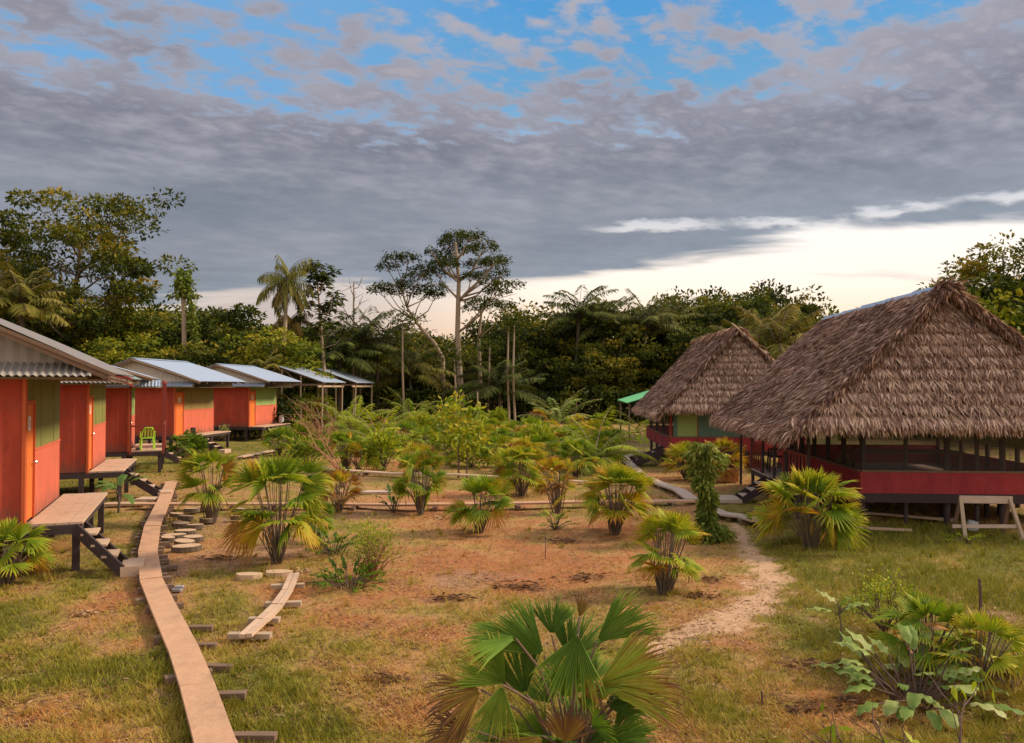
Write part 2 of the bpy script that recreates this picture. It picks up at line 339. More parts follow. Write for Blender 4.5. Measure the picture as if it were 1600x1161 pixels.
class LB:
    """leaf buffer: numpy quads/tris with a per-vertex tint"""
    def __init__(s): s.V = []; s.Fq = []; s.Ft = []; s.T = []; s.n = 0
    def quads(s, V, T):      # V (N,4,3), T (N,) or (N,4)
        N = len(V)
        if N == 0: return
        s.V.append(V.reshape(-1, 3)); T = np.asarray(T)
        s.T.append(np.repeat(T, 4) if T.ndim == 1 else T.reshape(-1))
        s.Fq.append(np.arange(N * 4).reshape(-1, 4) + s.n); s.n += N * 4
    def tris(s, V, T):
        N = len(V); s.V.append(V.reshape(-1, 3)); T = np.asarray(T)
        s.T.append(np.repeat(T, 3) if T.ndim == 1 else T.reshape(-1))
        s.Ft.append(np.arange(N * 3).reshape(-1, 3) + s.n); s.n += N * 3
    def raw(s, V, F, T):
        s.V.append(np.asarray(V, float)); s.T.append(np.asarray(T, float))
        fq = [f for f in F if len(f) == 4]; ft = [f for f in F if len(f) == 3]
        if fq: s.Fq.append(np.asarray(fq) + s.n)
        if ft: s.Ft.append(np.asarray(ft) + s.n)
        s.n += len(V)
    def build(s, name, m, parent=None, smooth=False):
        V = np.concatenate(s.V); T = np.concatenate(s.T)
        q = np.concatenate(s.Fq) if s.Fq else np.zeros((0, 4), int); t = np.concatenate(s.Ft) if s.Ft else np.zeros((0, 3), int)
        me = bpy.data.meshes.new(name); me.vertices.add(len(V)); me.vertices.foreach_set('co', V.astype(np.float32).ravel())
        li = np.concatenate([q.ravel(), t.ravel()]).astype(np.int32); me.loops.add(len(li)); me.loops.foreach_set('vertex_index', li)
        me.polygons.add(len(q) + len(t))
        st = np.concatenate([np.arange(len(q)) * 4, len(q) * 4 + np.arange(len(t)) * 3]).astype(np.int32)
        me.polygons.foreach_set('loop_start', st)
        me.update(calc_edges=True)
        a = me.attributes.new('tint', 'FLOAT', 'POINT'); a.data.foreach_set('value', np.clip(T, 0, 1).astype(np.float32))
        me.materials.append(MATS[m])
        if smooth: me.polygons.foreach_set('use_smooth', [True] * len(me.polygons))
        o = bpy.data.objects.new(name, me); COL.objects.link(o)
        if parent: o.parent = parent
        return o
def nrm(a): return a / np.maximum(np.linalg.norm(a, axis=-1, keepdims=True), 1e-9)
def leaf_quads(P, D, L, Wd, rng, flat=0.5):
    """diamond leaves; flat -> how far the leaf surface prefers to face the sky"""
    N = len(P); up = nrm(np.array([0, 0, 1.0]) * flat + rng.normal(0, 1, (N, 3)) * (1 - flat)); D = nrm(D)
    side = nrm(np.cross(D, up)); nn = np.cross(side, D)
    L = np.broadcast_to(L, (N,))[:, None] * rng.uniform(0.7, 1.3, (N, 1)); Wd = np.broadcast_to(Wd, (N,))[:, None] * rng.uniform(0.7, 1.2, (N, 1))
    mid = P + D * L * 0.45
    return np.stack([P, mid + side * Wd / 2 + nn * L * 0.06, P + D * L - np.array([0, 0, 1]) * L * 0.12, mid - side * Wd / 2 + nn * L * 0.06], 1)
def empty(name, loc, rz=0, sc=1.0):
    o = bpy.data.objects.new(name, None); COL.objects.link(o); o.location = loc; o.rotation_euler = (0, 0, rz); o.empty_display_size = 0.2
    o.scale = (sc, sc, sc) if not hasattr(sc, '__len__') else sc
    return o
def tag(o, label=None, cat=None, group=None, kind=None):
    if label: o['label'] = label
    if cat: o['category'] = cat
    if group: o['group'] = group
    if kind: o['kind'] = kind
    return o
KIDS = {}
def copy_tree(o, parent=None):
    c = o.copy(); COL.objects.link(c); c.parent = parent
    for ch in [k for k in o.children]: copy_tree(ch, c)
    return c
def lab(o, s): o['label'] = s
# ================================================================== GROUND
def blob(px, py, rx, ry):
    c = G(px, py); a = G(px + rx, py); t = G(px, py - ry); bt = G(px, py + ry)
    return (c.x, (t.y + bt.y) / 2, abs(a.x - c.x), abs(t.y - bt.y) / 2)
ORANGE = [blob(*q) for q in [(760, 900, 300, 95), (950, 850, 200, 60), (640, 985, 130, 40), (330, 850, 80, 50), (1150, 1000, 120, 40), (1250, 1100, 200, 50), (700, 790, 200, 30), (430, 930, 60, 30),
    (620, 720, 120, 22), (1060, 760, 90, 30), (1150, 895, 90, 30), (140, 940, 70, 22), (210, 1010, 50, 18), (90, 1110, 130, 40), (520, 1050, 120, 40), (620, 1110, 150, 30)]]
GREEN = [blob(*q) for q in [(1400, 850, 260, 40), (1450, 920, 260, 45), (1280, 1000, 90, 45), (420, 1060, 90, 40), (500, 1130, 120, 30), (150, 880, 90, 30), (200, 1050, 80, 50), (260, 720, 120, 40), (420, 700, 120, 20),
    (40, 960, 80, 40), (350, 960, 70, 30), (1560, 1010, 80, 40), (560, 1000, 90, 25), (80, 1060, 60, 25), (1120, 1110, 60, 30), (1180, 700, 60, 30), (900, 700, 400, 25)]]
DIRT = [blob(*q) for q in [(300, 880, 55, 25), (360, 880, 60, 22), (560, 800, 90, 16), (300, 830, 50, 30), (1560, 960, 50, 10), (1000, 690, 40, 12), (720, 905, 60, 18), (430, 860, 60, 16), (1450, 785, 190, 22)]]
PATHP = [(1150, 815, .10), (1158, 832, .14), (1172, 858, .18), (1195, 885, .26), (1205, 912, .30), (1180, 945, .28), (1120, 975, .26), (1050, 1002, .22), (990, 1025, .10)]
PW = [(G(x, y), w) for x, y, w in PATHP]
def field(B, x, y):
    s = np.zeros_like(x)
    for cx, cy, rx, ry in B:
        d = np.sqrt(((x - cx) / rx) ** 2 + ((y - cy) / ry) ** 2); s = np.maximum(s, np.clip(1.35 - d, 0, 1))
    return s
def zones(x, y):
    x = np.asarray(x, float); y = np.asarray(y, float)
    n1 = fbm(x * 0.9, y * 0.9, 21, 5) - 0.5; n2 = fbm(x * 2.7, y * 2.7, 31, 4) - 0.5; n3 = fbm(x * 9, y * 9, 41, 3) - 0.5
    og = field(ORANGE, x, y); gr = field(GREEN, x, y); di = field(DIRT, x, y)
    dry = np.clip(0.46 + 0.42 * og - 0.50 * gr + n1 * 1.1 + n2 * 0.8 + n3 * 0.35, 0, 1)
    dpath = np.full(x.shape, 9.0); 
    for (a, wa), (c, wc) in zip(PW[:-1], PW[1:]):
        abx, aby = c.x - a.x, c.y - a.y; t = np.clip(((x - a.x) * abx + (y - a.y) * aby) / (abx ** 2 + aby ** 2), 0, 1)
        d = np.hypot(x - a.x - t * abx, y - a.y - t * aby) / (wa + (wc - wa) * t); dpath = np.minimum(dpath, d)
    path = np.clip(1.45 - dpath * .8 + n2 * 1.3 + n3 * 1.8 - .16, 0, 1)
    bare = np.clip(np.clip(di * 1.2 + n2 * 1.6 + n3 * 0.9 - 0.25, 0, 1) + np.clip((n2 + n3 * .7) * 4.0 - 1.0, 0, 1) * 0.7, 0, 1)
    return dry, path, bare
xs = np.concatenate([[-900, -400, -200, -110, -70, -50, -42, -36], np.arange(-32, 26.01, 0.17), [30, 36, 44, 60, 90, 150, 300, 900]])
ys = np.concatenate([[-300, -80, -30, -10, -3, 0, 2], np.arange(3.5, 34, 0.13), np.arange(34, 80, 0.5), [85, 95, 110, 140, 200, 400, 900, 1500]])
gx, gy = np.meshgrid(xs, ys); nx, ny = len(xs), len(ys)
inn = np.clip((34 - np.abs(gx + 3)) / 6, 0, 1) * np.clip((82 - gy) / 8, 0, 1)
gzv = zg(gx, gy) * inn + (fbm(gx * 13, gy * 13, 77, 2) - .5) * 0.018 * inn
V = np.stack([gx.ravel(), gy.ravel(), gzv.ravel()], 1)
idx = np.arange(nx * ny).reshape(ny, nx)
Fq = np.stack([idx[:-1, :-1], idx[:-1, 1:], idx[1:, 1:], idx[1:, :-1]], -1).reshape(-1, 4)
me = bpy.data.meshes.new('ground'); me.vertices.add(len(V)); me.vertices.foreach_set('co', V.astype(np.float32).ravel())
me.loops.add(Fq.size); me.loops.foreach_set('vertex_index', Fq.ravel().astype(np.int32)); me.polygons.add(len(Fq))
me.polygons.foreach_set('loop_start', (np.arange(len(Fq)) * 4).astype(np.int32)); me.update(calc_edges=True)
me.polygons.foreach_set('use_smooth', np.ones(len(Fq), bool))
dry, path, bare = zones(gx.ravel(), gy.ravel())
for nm, arr in (('dry', dry), ('path', path), ('bare', bare)):
    a = me.attributes.new(nm, 'FLOAT', 'POINT'); a.data.foreach_set('value', arr.astype(np.float32))
gm = bpy.data.materials.new('ground'); gm.use_nodes = True; q = NB(gm.node_tree); bs = gm.node_tree.nodes['Principled BSDF']
def attr(nm):
    a = q.n('ShaderNodeAttribute'); a.attribute_name = nm; return a.outputs['Fac']
pos = q.n('ShaderNodeNewGeometry').outputs['Position']
nf = q.noise(pos, 14, 6, 0.7); nm_ = q.noise(pos, 3.2, 5, 0.65); nv = q.noise(pos, 46, 4, 0.7)
d_ = q.m('ADD', attr('dry'), q.m('ADD', q.m('MULTIPLY', q.m('SUBTRACT', nf, 0.5), 0.65), q.m('MULTIPLY', q.m('SUBTRACT', nm_, 0.5), 0.35)))
c0 = q.ramp(d_, [(0.0, (0.14, 0.135, 0.022)), (0.28, (0.25, 0.19, 0.038)), (0.5, (0.34, 0.21, 0.070)), (0.72, (0.43, 0.215, 0.085)), (1.0, (0.37, 0.14, 0.055))])
c0 = q.mix(q.ss(q.noise(pos, 6.5, 8, 0.8), 0.51, 0.64, 0.0, 0.65), c0, (0.12, 0.07, 0.035)); c0 = q.mix(q.ss(q.noise(pos, 1.6, 8, 0.72), 0.53, 0.66, 0.0, 0.45), c0, (0.17, 0.10, 0.05)); c0 = q.mix(q.ss(nv, 0.55, 0.70, 0.0, 0.65), c0, (0.10, 0.055, 0.03)); c0 = q.mix(q.ss(nv, 0.40, 0.30, 0.0, 0.35), c0, (0.60, 0.42, 0.20))
soil = q.mix(q.ss(nf, 0.35, 0.65), (0.20, 0.105, 0.06), (0.42, 0.24, 0.135))
c0 = q.mix(q.m('MULTIPLY', attr('bare'), 0.85), c0, soil)
pth = q.mix(q.ss(nf, 0.3, 0.7), (0.42, 0.24, 0.13), (0.60, 0.37, 0.22))
c0 = q.mix(q.ss(attr('path'), 0.15, 0.8), c0, pth)
q.put(bs.inputs['Base Color'], c0); bs.inputs['Roughness'].default_value = 0.95; bs.inputs['Specular IOR Level'].default_value = 0.1
bp = q.n('ShaderNodeBump'); bp.inputs['Strength'].default_value = 0.7; bp.inputs['Distance'].default_value = 0.04; q.put(bp.inputs['Height'], q.m('ADD', q.noise(pos, 22, 6, 0.75), q.m('MULTIPLY', nm_, 1.5))); q.put(bs.inputs['Normal'], bp.outputs[0])
me.materials.append(gm); go = bpy.data.objects.new('ground', me); COL.objects.link(go); tag(go, kind='structure')

# ================================================================== RED CABINS
FL = 0.8
def cabin(loc, th, L, label, up='green_panel', front_stairs=0.45, ridge=1.28, eave=0.22, run=3.15, roofm='tin_roof', deckw=0.85, awn=True, W_=3.45, over=1.45, deck_len=None, decky=0.0, seed=0, gable='tin_wall', stairs=True, near=0.75, far=0.7, window=False, topd=-0.05, skew=0.0, srun=1.05):
    rnd = random.Random(seed)
    t = empty('cabin', loc, R(th)); tag(t, label, 'cabin', 'red cabins on stilts along the plank walk')
    T = EYE; top = T + topd
    MB().box(-W_, 0, 0.0, 0.06, FL, top).build('side_wall', 'red_wall', t)
    MB().box(-W_, 0, L - 0.06, L, FL, top).build('side_wall', 'red_wall', t)
    MB().box(-W_, -W_ + 0.05, 0.07, L - 0.07, FL, top).build('back_wall', 'red_wall', t)
    MB().box(-0.004, 0.05, -0.035, 0.13, FL - 0.12, top + 0.02).build('corner_post', 'orange_trim', t)
    # front wall
    d0, d1 = 0.20, 0.92; mid = FL + 1.18
    MB().box(-0.05, 0.0, d1 + 0.07, L - 0.07, FL, mid).build('lower_panel', 'red_panel', t)
    u = MB()
    k = 4; y0 = d1 + 0.07; st = (L - 0.07 - y0) / k
    for i in range(k): u.box(-0.048, -0.006 + (i % 2) * 0.005, y0 + st * i + 0.006, y0 + st * (i + 1) - 0.006, mid + 0.02, top)
    u.build('upper_panel', up, t)
    MB().box(-0.055, -0.012, 0.13, d1 + 0.07, FL + 2.06, top).build('door_header', up, t)
    MB().box(-0.02, 0.02, y0, L - 0.07, mid - 0.012, mid + 0.02).build('wall_rail', 'red_panel', t)
    MB().box(-0.05, 0.03, 0.135, d0, FL, FL + 2.05).box(-0.05, 0.03, d1, d1 + 0.065, FL, FL + 2.05).box(-0.05, 0.035, 0.135, d1 + 0.065, FL + 1.99, FL + 2.06).build('door_frame', 'orange_trim', t)
    d = MB().box(-0.04, 0.0, d0 + .003, d1 - .003, FL + 0.02, FL + 1.985).build('door', 'orange_door', t, bevel=0.006)
    kn = MB().tube([(0, d1 - 0.09, FL + 0.98), (0.05, d1 - 0.09, FL + 0.98)], 0.012, 8).tube([(0.05, d1 - 0.09, FL + 0.98), (0.065, d1 - 0.09, FL + 0.98), (0.09, d1 - 0.09, FL + 0.98)], [0.026, 0.034, 0.018], 10).build('knob', 'steel', d)
    MB().box(0.002, 0.010, d0 + 0.27, d0 + 0.44, FL + 1.55, FL + 1.79).build('number_plate', 'plate', d)
    if awn:
        MB().box(0.011, 0.013, d0 + 0.34, d0 + 0.362, FL + 1.60, FL + 1.74).build('number', 'ink', d)
    # structure under floor
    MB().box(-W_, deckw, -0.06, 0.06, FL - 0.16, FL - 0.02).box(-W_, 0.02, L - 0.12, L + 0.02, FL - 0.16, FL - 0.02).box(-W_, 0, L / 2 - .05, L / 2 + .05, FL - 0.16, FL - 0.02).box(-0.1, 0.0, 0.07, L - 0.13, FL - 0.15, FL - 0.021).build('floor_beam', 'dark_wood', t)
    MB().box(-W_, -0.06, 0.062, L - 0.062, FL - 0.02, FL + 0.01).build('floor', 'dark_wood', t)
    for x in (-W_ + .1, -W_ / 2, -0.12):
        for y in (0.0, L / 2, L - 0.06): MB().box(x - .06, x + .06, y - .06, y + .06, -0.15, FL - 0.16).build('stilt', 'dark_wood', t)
    # deck
    dl = deck_len or L
    dk = MB(); npl = 4; w = deckw / npl
    for i in range(npl):
        a = w * i + 0.004; y = decky
        cuts = [decky, decky + rnd.uniform(0.8, 1.6), decky + rnd.uniform(2.1, 2.8), dl]
        for c0_, c1_ in zip(cuts[:-1], cuts[1:]):
            h = rnd.uniform(0, 0.008); dk.box(a + 0.052, w * (i + 1) + 0.046, c0_ + 0.005, c1_ - 0.005, FL - 0.02 + h, FL + 0.018 + h)
    dk.build('deck', 'plank', t)
    MB().box(0.03, deckw + .03, dl - 0.14, dl - 0.04, FL - 0.15, FL - 0.022).box(0.03, deckw, dl * .5 - .05, dl * .5 + .05, FL - 0.15, FL - 0.022).box(deckw - .05, deckw + .02, 0.07, dl - 0.15, FL - 0.13, FL - 0.024).build('deck_beam', 'dark_wood', t)
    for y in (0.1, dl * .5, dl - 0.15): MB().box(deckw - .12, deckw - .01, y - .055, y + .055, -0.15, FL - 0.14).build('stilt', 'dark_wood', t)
    # roof
    ev = EYE + eave; rg = EYE + ridge; ex = over; rx_ = over - run; y0, y1 = -near, L + far
    r1 = MB().corr((rx_, y0, rg), (0, y1 - y0, 0), (ex - rx_, 0, ev - rg), rows=4, sag=0.03).build('roof_sheet', roofm, t)
    bx = rx_ - run + 0.35
    MB().corr((bx, y0, ev + .05), (0, y1 - y0, 0), (rx_ - bx, 0, rg - ev - .05), rows=3).build('roof_sheet', roofm, t)
    MB().prism([(rx_ - 0.2, y0 - .01, rg - 0.05), (rx_, y0 - .01, rg + 0.035), (rx_ + 0.2, y0 - .01, rg - 0.02), (rx_, y0 - .01, rg + 0.02)], (0, y1 - y0 + .02, 0)).build('ridge_cap', roofm, t)
    sl = (rg - ev) / (ex - rx_)
    ra = MB()
    for y in (y0 + 0.04, 0.5, L / 2, L - 0.4, y1 - 0.05):
        ra.bar((rx_, y, rg - 0.09), (ex - .04, y, ev - 0.085), 0.05, 0.08); ra.bar((rx_, y, rg - 0.09), (bx, y, ev - 0.04), 0.05, 0.11)
    ra.build('rafter', 'brown_wood', t)
    pr = MB()
    for x in (ex - 0.12, ex - 0.9, ex - 1.8, rx_ + .15): pr.box(x - .03, x + .03, y0 + .02, y1 - .02, rg - (x - rx_) * sl - 0.055, rg - (x - rx_) * sl - 0.02)
    pr.build('purlin', 'brown_wood', t)
    MB().bar((rx_, y0 - .02, rg - 0.05), (ex + .05, y0 - .02, ev - 0.04), 0.025, 0.06).build('barge_board', 'brown_wood' if roofm != 'tin_roof' else 'pale_wood', t)
    # soffit over the deck, gable cladding, small awning
    MB().box(0.06, ex - 0.25, 0.1, L - .1, top - 0.0, top + 0.012).build('soffit', 'brown_wood', t)
    gp = MB(); k = 44
    gx0, gx1 = -W_, 0.95
    def rz_(x): return (rg - (x - rx_) * sl if x > rx_ else rg - (rx_ - x) * (rg - ev - .05) / (rx_ - bx)) - 0.07
    pts = [gx0 + (gx1 - gx0) * i / k for i in range(k + 1)]
    for i in range(k):
        o_ = 0.018 * (i % 2); gp.add([(pts[i], -0.02 - o_, top), (pts[i + 1], -0.02 - (0.018 - o_), top), (pts[i + 1], -0.02 - (0.018 - o_), rz_(pts[i + 1])), (pts[i], -0.02 - o_, rz_(pts[i]))], [(0, 1, 2, 3)])
    gp.build('gable', gable, t)
    g2 = MB()
    for i in range(k): g2.add([(pts[i], L + 0.02, top), (pts[i + 1], L + 0.02, top), (pts[i + 1], L + 0.02, rz_(pts[i + 1])), (pts[i], L + 0.02, rz_(pts[i]))], [(0, 1, 2, 3)])
    g2.build('gable', gable, t)
    if awn:
        MB().corr((-W_ - .1, -0.04, top + 0.27), (W_ + 1.15, 0, 0), (0, -0.50, -0.22), pitch=0.11, amp=0.018).build('awning', gable if roofm != 'tin_roof' else 'tin_roof', t)
        MB().bar((-W_, -0.44, top + 0.05), (1.0, -0.44, top + 0.05), 0.03, 0.03).build('awning_batten', 'dark_wood', t)
    # stairs
    if stairs:
        s0 = front_stairs; wst = 0.62; x0 = deckw + 0.02; zt = FL - 0.02; drop = zt - 0.12; x1 = x0 + srun
        for y in (s0, s0 + wst): MB().bar((x0 - .08, y, zt - 0.05), (x1, y + skew, 0.10), 0.035, 0.2).build('stringer', 'dark_wood', t)
        for i in range(1, 4):
            f = i / 4; x = x0 + (x1 - x0) * f
            MB().box(x - .15, x + .09, s0 + .02 + skew * f, s0 + wst - .02 + skew * f, zt - drop * f - 0.035 + .04, zt - drop * f + .04).build('tread', 'plank', t)
        MB().box(x1 - .02, x1 + .32, s0 - .05 + skew, s0 + wst * .48 + skew, 0.0, 0.17).box(x1 - .02, x1 + .32, s0 + wst * .5 + skew, s0 + wst + .05 + skew, 0.0, 0.165).build('landing', 'plank', t)
    return t
c1 = cabin((-8.07, 13.1, 0), 21.7, 3.9, 'nearest red cabin on the left edge, weathered tin gable, number plate on orange door', roofm='old_tin', ridge=1.72, eave=0.22, run=3.25, over=1.36, seed=1, deck_len=4.05, topd=.12, skew=-.66, srun=.68, front_stairs=-.1, near=.45)
c2 = cabin((-11.4, 21.3, 0), 20.4, 3.9, 'second red cabin, just beyond the nearest one, with olive upper panel and open deck', roofm='teal_roof', ridge=1.65, eave=0.22, run=3.3, over=.95, srun=.9, seed=2, topd=.05, skew=-.3, near=.5)
c3 = cabin((-13.55, 28.0, 0), 22.0, 3.9, 'red cabin with railed porch, behind the green plastic chair', up='bright_green_panel', ridge=1.1, eave=0.30, run=2.8, over=.85, seed=3, gable='pale_tin', deckw=1.1)
c4 = cabin((-15.55, 36.5, 0), -2.7, 4.4, 'red cabin with brown slatted upper panel and broad blue-grey tin roof, beyond the railed porch', up='olive_panel', ridge=1.30, eave=0.24, run=3.2, over=1.4, seed=4, gable='pale_tin', near=.4)
c5 = cabin((-15.0, 45.2, 0), -4.2, 4.35, 'farthest red cabin with pale green upper panel, beside the open roof frames', up='bright_green_panel', ridge=1.28, eave=0.30, run=3.1, over=1.35, seed=5, gable='pale_tin', near=.4)
# railed porch on cabin 3: posts at the outer edge
def porch():
    t = c3; x = 1.15
    for y, xx in ((-0.05, x), (1.35, x), (2.6, x), (-0.05, 0.1)): MB().box(xx - .032, xx + .032, y - .032, y + .032, FL - 0.1, EYE + 0.12).build('porch_post', 'red_wood', t)
    r_ = MB().bar((x, 0, FL + .95), (x, 2.6, FL + .95), .05, .07).bar((0.1, -.05, FL + .9), (x, -.05, FL + .9), .05, .06)
    for y in np.arange(1.4, 2.6, .1): r_.box(x - .015, x + .015, y, y + .09, FL + .02, FL + .92)
    r_.build('railing', 'red_wood', t)
    MB().bar((x, -.3, EYE + .16), (x, 3.0, EYE + .16), .07, .09).build('porch_beam', 'red_wood', t)
    ch = MB()
porch()
rnd = random.Random(21)
for k in range(9):
    y = rnd.uniform(-.3, 4.2); x = rnd.uniform(1.0, 1.3); MB().bar((x - rnd.uniform(.4, .9), y, EYE + rnd.uniform(.2, .34)), (x + rnd.uniform(.15, .42), y + rnd.uniform(-.5, .5), EYE + rnd.uniform(.0, .2)), rnd.uniform(.03, .07), .03).build('eave_scrap', rnd.choice(['brown_wood', 'pale_wood', 'red_wood']), c1)
MB().bar((1.32, -.5, EYE + .13), (1.25, 4.5, EYE + .10), .04, .09).build('eave_beam', 'brown_wood', c1)
def frame_house(loc, th, L, label, ridge=1.36, eave=0.28, run=3.2, seed=0):
    t = empty('roof_frame', loc, R(th)); tag(t, label, 'shelter', 'open roof frames beyond the cabins')
    # local x: 0 at eave, negative towards ridge
    MB().corr((-run, -0.1, EYE + ridge), (0, L + .2, 0), (run, 0, eave - ridge), rows=3).build('roof_sheet', 'tin_roof', t)
    for x in (-.25, -run * .55, -run + .1, -run - 1.6):
        for y in (0.15, L - .1):
            z = EYE + (eave - x * (ridge - eave) / run if x > -run else ridge - (-run - x) * .4) - .08
            MB().tube([(x, y, -.1), (x + .03, y, z)], 0.055, 7).build('post', 'pale_wood', t)
    f = MB()
    for y in (0.1, L / 2, L - .1):
        f.bar((-run, y, EYE + ridge - .08), (0, y, EYE + eave - .08), .05, .1); f.bar((-run, y, EYE + ridge - .08), (-run - 2.2, y, EYE + ridge - 1), .05, .1)
        f.bar((-run - 2.2, y, EYE + .12), (-.1, y, EYE + .12), .06, .12); f.bar((-run, y, EYE + .12), (-run, y, EYE + ridge - .1), .05, .08); f.bar((-run * .55, y, EYE + .12), (-run * .9, y, EYE + ridge - .25), .05, .06)
    f.build('truss', 'brown_wood', t)
    MB().bar((-.25, -.6, EYE + .02), (-.25, L + .2, EYE + .02), .08, .12).bar((-run * .8, -.3, EYE + .02), (-run * .8, L + .2, EYE + .02), .08, .12).build('long_beam', 'pale_wood', t)
    return t
frame_house((-12.45, 52.8, 0), -8, 4.0, 'nearer open roof frame on poles, beside the farthest red cabin')
frame_house((-11.56, 59.5, 0), -6, 4.6, 'farther open roof frame on poles, standing before the dark forest')

# ================================================================== THATCHED HALLS
def thatch_patch(lb, o, u, v, rows, per, L, w, rng, lift=0.05, hang=0.0, tint=(0.25, 0.95), end_trim=None, nn=None, band=0.0, rj=0.25, outw=0.05):
    """courses of hanging leaf strips: o origin at top left, u along the course, v down the slope"""
    o = np.array(o, float); u = np.array(u, float); v = np.array(v, float); vd = v / np.linalg.norm(v); ud = u / np.linalg.norm(u)
    n_ = np.cross(ud, vd); n_ /= np.linalg.norm(n_)
    if n_[2] < 0: n_ = -n_
    for r in range(rows):
        f = (r + 0.2) / rows
        N = per
        a = rng.uniform(0, 1, N); fy = f + rng.normal(0, rj / rows, N)
        if end_trim is not None:
            lo, hi = end_trim(np.clip(fy, 0, 1)); a = lo + (hi - lo) * a
        P = o + a[:, None] * u + fy[:, None] * v + n_ * rng.uniform(0.0, lift, N)[:, None]
        D = vd + ud * rng.normal(0, 0.33, N)[:, None] + n_ * rng.normal(outw, 0.13, N)[:, None]
        D = nrm(D) ; ln = L * rng.uniform(0.6, 1.25, N)[:, None]; wd = w * rng.uniform(0.5, 1.3, N)[:, None]
        sd_ = nrm(np.cross(D, n_ + rng.normal(0, 0.35, (N, 3))))
        tip = P + D * ln
        if hang: tip = tip - np.array([0, 0, 1]) * hang * rng.uniform(.3, 1, N)[:, None] * (f > 1 - 1.6 / rows)
        m1 = P + D * ln * 0.5 + n_ * 0.02
        q_ = np.stack([P - sd_ * wd * .3, m1 - sd_ * wd / 2, tip, m1 + sd_ * wd / 2], 1)
        bandn = vnoise(a * np.linalg.norm(u) * 1.2, fy * 9, 5) * 0.25
        T = rng.uniform(tint[0], tint[1], N) * 0.75 + bandn - 0.10 * (rng.uniform(0, 1, N) < .2) 
        T = T - band * .30 * np.clip(1 - np.abs(((fy * rows) % 1.0) - .12) * 4.5, 0, 1) * rng.uniform(0, 1.6, N)
        dark = rng.uniform(0, 1, N) < 0.13
        T = np.where(dark, T * 0.3, T)
        lb.quads(q_, T)
def hall(loc, th, label, half, cx, rise, L, eave_z, apex_in, wall_w, seed, y0=-0.75, rk=0.7, dens=1.0, ridgecap=True, group='thatched halls on stilts'):
    """local x right, y away; x=0,y=0 is the front left wall corner; ridge along y at x=cx"""
    rng = np.random.default_rng(seed); rnd = random.Random(seed)
    t = empty('thatched_hall', loc, R(th)); tag(t, label, 'hall', group)
    az_ = eave_z + rise; y1 = L + 0.7; xl = cx - half; xr = cx + half
    sl = math.hypot(half, rise)
    ysag = lambda f: f
    # under-layer slabs with thickness
    def slab(name, p, th_=0.10):
        p = [Vector(q_) for q_ in p]; n_ = (p[1] - p[0]).cross(p[2] - p[0]).normalized()
        if n_.z > 0: n_ = -n_
        return MB().prism(p, n_ * th_)
    strim = lambda fy: (rk * (1 - fy) / (y1 - y0), 1.0)
    lb = LB(); s_ = slab('s', [(cx, y0 + .25 + rk, az_), (cx, y1, az_), (xl, y1, eave_z), (xl, y0, eave_z)])
    base_l = s_.build('thatch_base', 'brown_wood', t)
    thatch_patch(lb, (cx, y0 - .06, az_ + .02), (0, y1 - y0 + .1, 0), (xl - cx, 0, eave_z - az_), int(34 * dens), int(2100 * dens), 0.32, 0.036, rng, hang=0.12, tint=(.2, .85), end_trim=strim)
    left = lb.build('roof_thatch', 'thatch', t)
    lb = LB(); slab('s', [(cx, y0 + .25 + rk, az_), (cx, y1, az_), (xr, y1, eave_z), (xr, y0, eave_z)]).build('thatch_base', 'brown_wood', t)
    thatch_patch(lb, (cx, y0 - .06, az_ + .02), (0, y1 - y0 + .1, 0), (xr - cx, 0, eave_z - az_), 16, int(700 * dens), 0.5, 0.07, rng, hang=0.15, end_trim=strim)
    lb.build('roof_thatch', 'thatch', t)
    # front gable: leans outwards at its foot
    yt = y0 + rk + apex_in; yb = y0 + 0.10; zb = eave_z + 0.20
    MB().prism([(cx, yt + .06, az_ - .12), (xl + .12, yb + .1, zb), (xr - .12, yb + .1, zb)], (0, 0.08, 0)).build('gable_base', 'dark_wood', t)
    lb = LB()
    def trim(fy):
        h = fy * (half - .08) / half; return 0.5 - h / 2, 0.5 + h / 2
    v = np.array([0, yb - yt, zb - az_ + .12])
    thatch_patch(lb, (cx - half, yt, az_ - .12), (2 * half, 0, 0), v, 11, int(1700 * dens), 0.40, 0.045, rng, lift=0.03, hang=0.03, end_trim=trim, tint=(0.3, 1.5), rj=.05, outw=.40)
    lb.build('gable_thatch', 'thatch', t)
    # rake fringes: strips hanging over both sloping edges
    lb = LB()
    for sx in (-1, 1):
        N = int(3000 * dens); f = np.sort(rng.uniform(0, 1, N)); xe = cx + sx * half * 1.02
        P = np.stack([cx + (xe - cx) * f, y0 - .02 + rk * (1 - f) + rng.uniform(-.07, .12, N), az_ + (eave_z - az_) * f + rng.uniform(-.05, .08, N)], 1)
        D = nrm(np.stack([sx * 0.55 + rng.normal(0, .25, N), -0.22 + rng.normal(0, .2, N), -1.0 + rng.normal(0, .25, N)], 1))
        lb.quads(leaf_quads(P, D, 0.22, 0.05, rng, 0.2), rng.uniform(0.1, .9, N) * np.where(rng.uniform(0, 1, N) < .35, .2, 1))
    # eave fringe
    for xe in (xl, xr):
        N = int(2600 * dens); yy = rng.uniform(y0, y1, N)
        P = np.stack([np.full(N, xe) + rng.uniform(-.05, .12, N) * (1 if xe == xl else -1), yy, np.full(N, eave_z) + rng.uniform(-.03, .08, N)], 1)
        sx = -1 if xe == xl else 1
        D = nrm(np.stack([sx * 0.6 + rng.normal(0, .3, N), rng.normal(0, .25, N), -0.75 + rng.normal(0, .3, N)], 1))
        lb.quads(leaf_quads(P, D, 0.30, 0.05, rng, 0.2), rng.uniform(0.2, 1.0, N))
    N = int(2400 * dens); xx = rng.uniform(xl, xr, N)
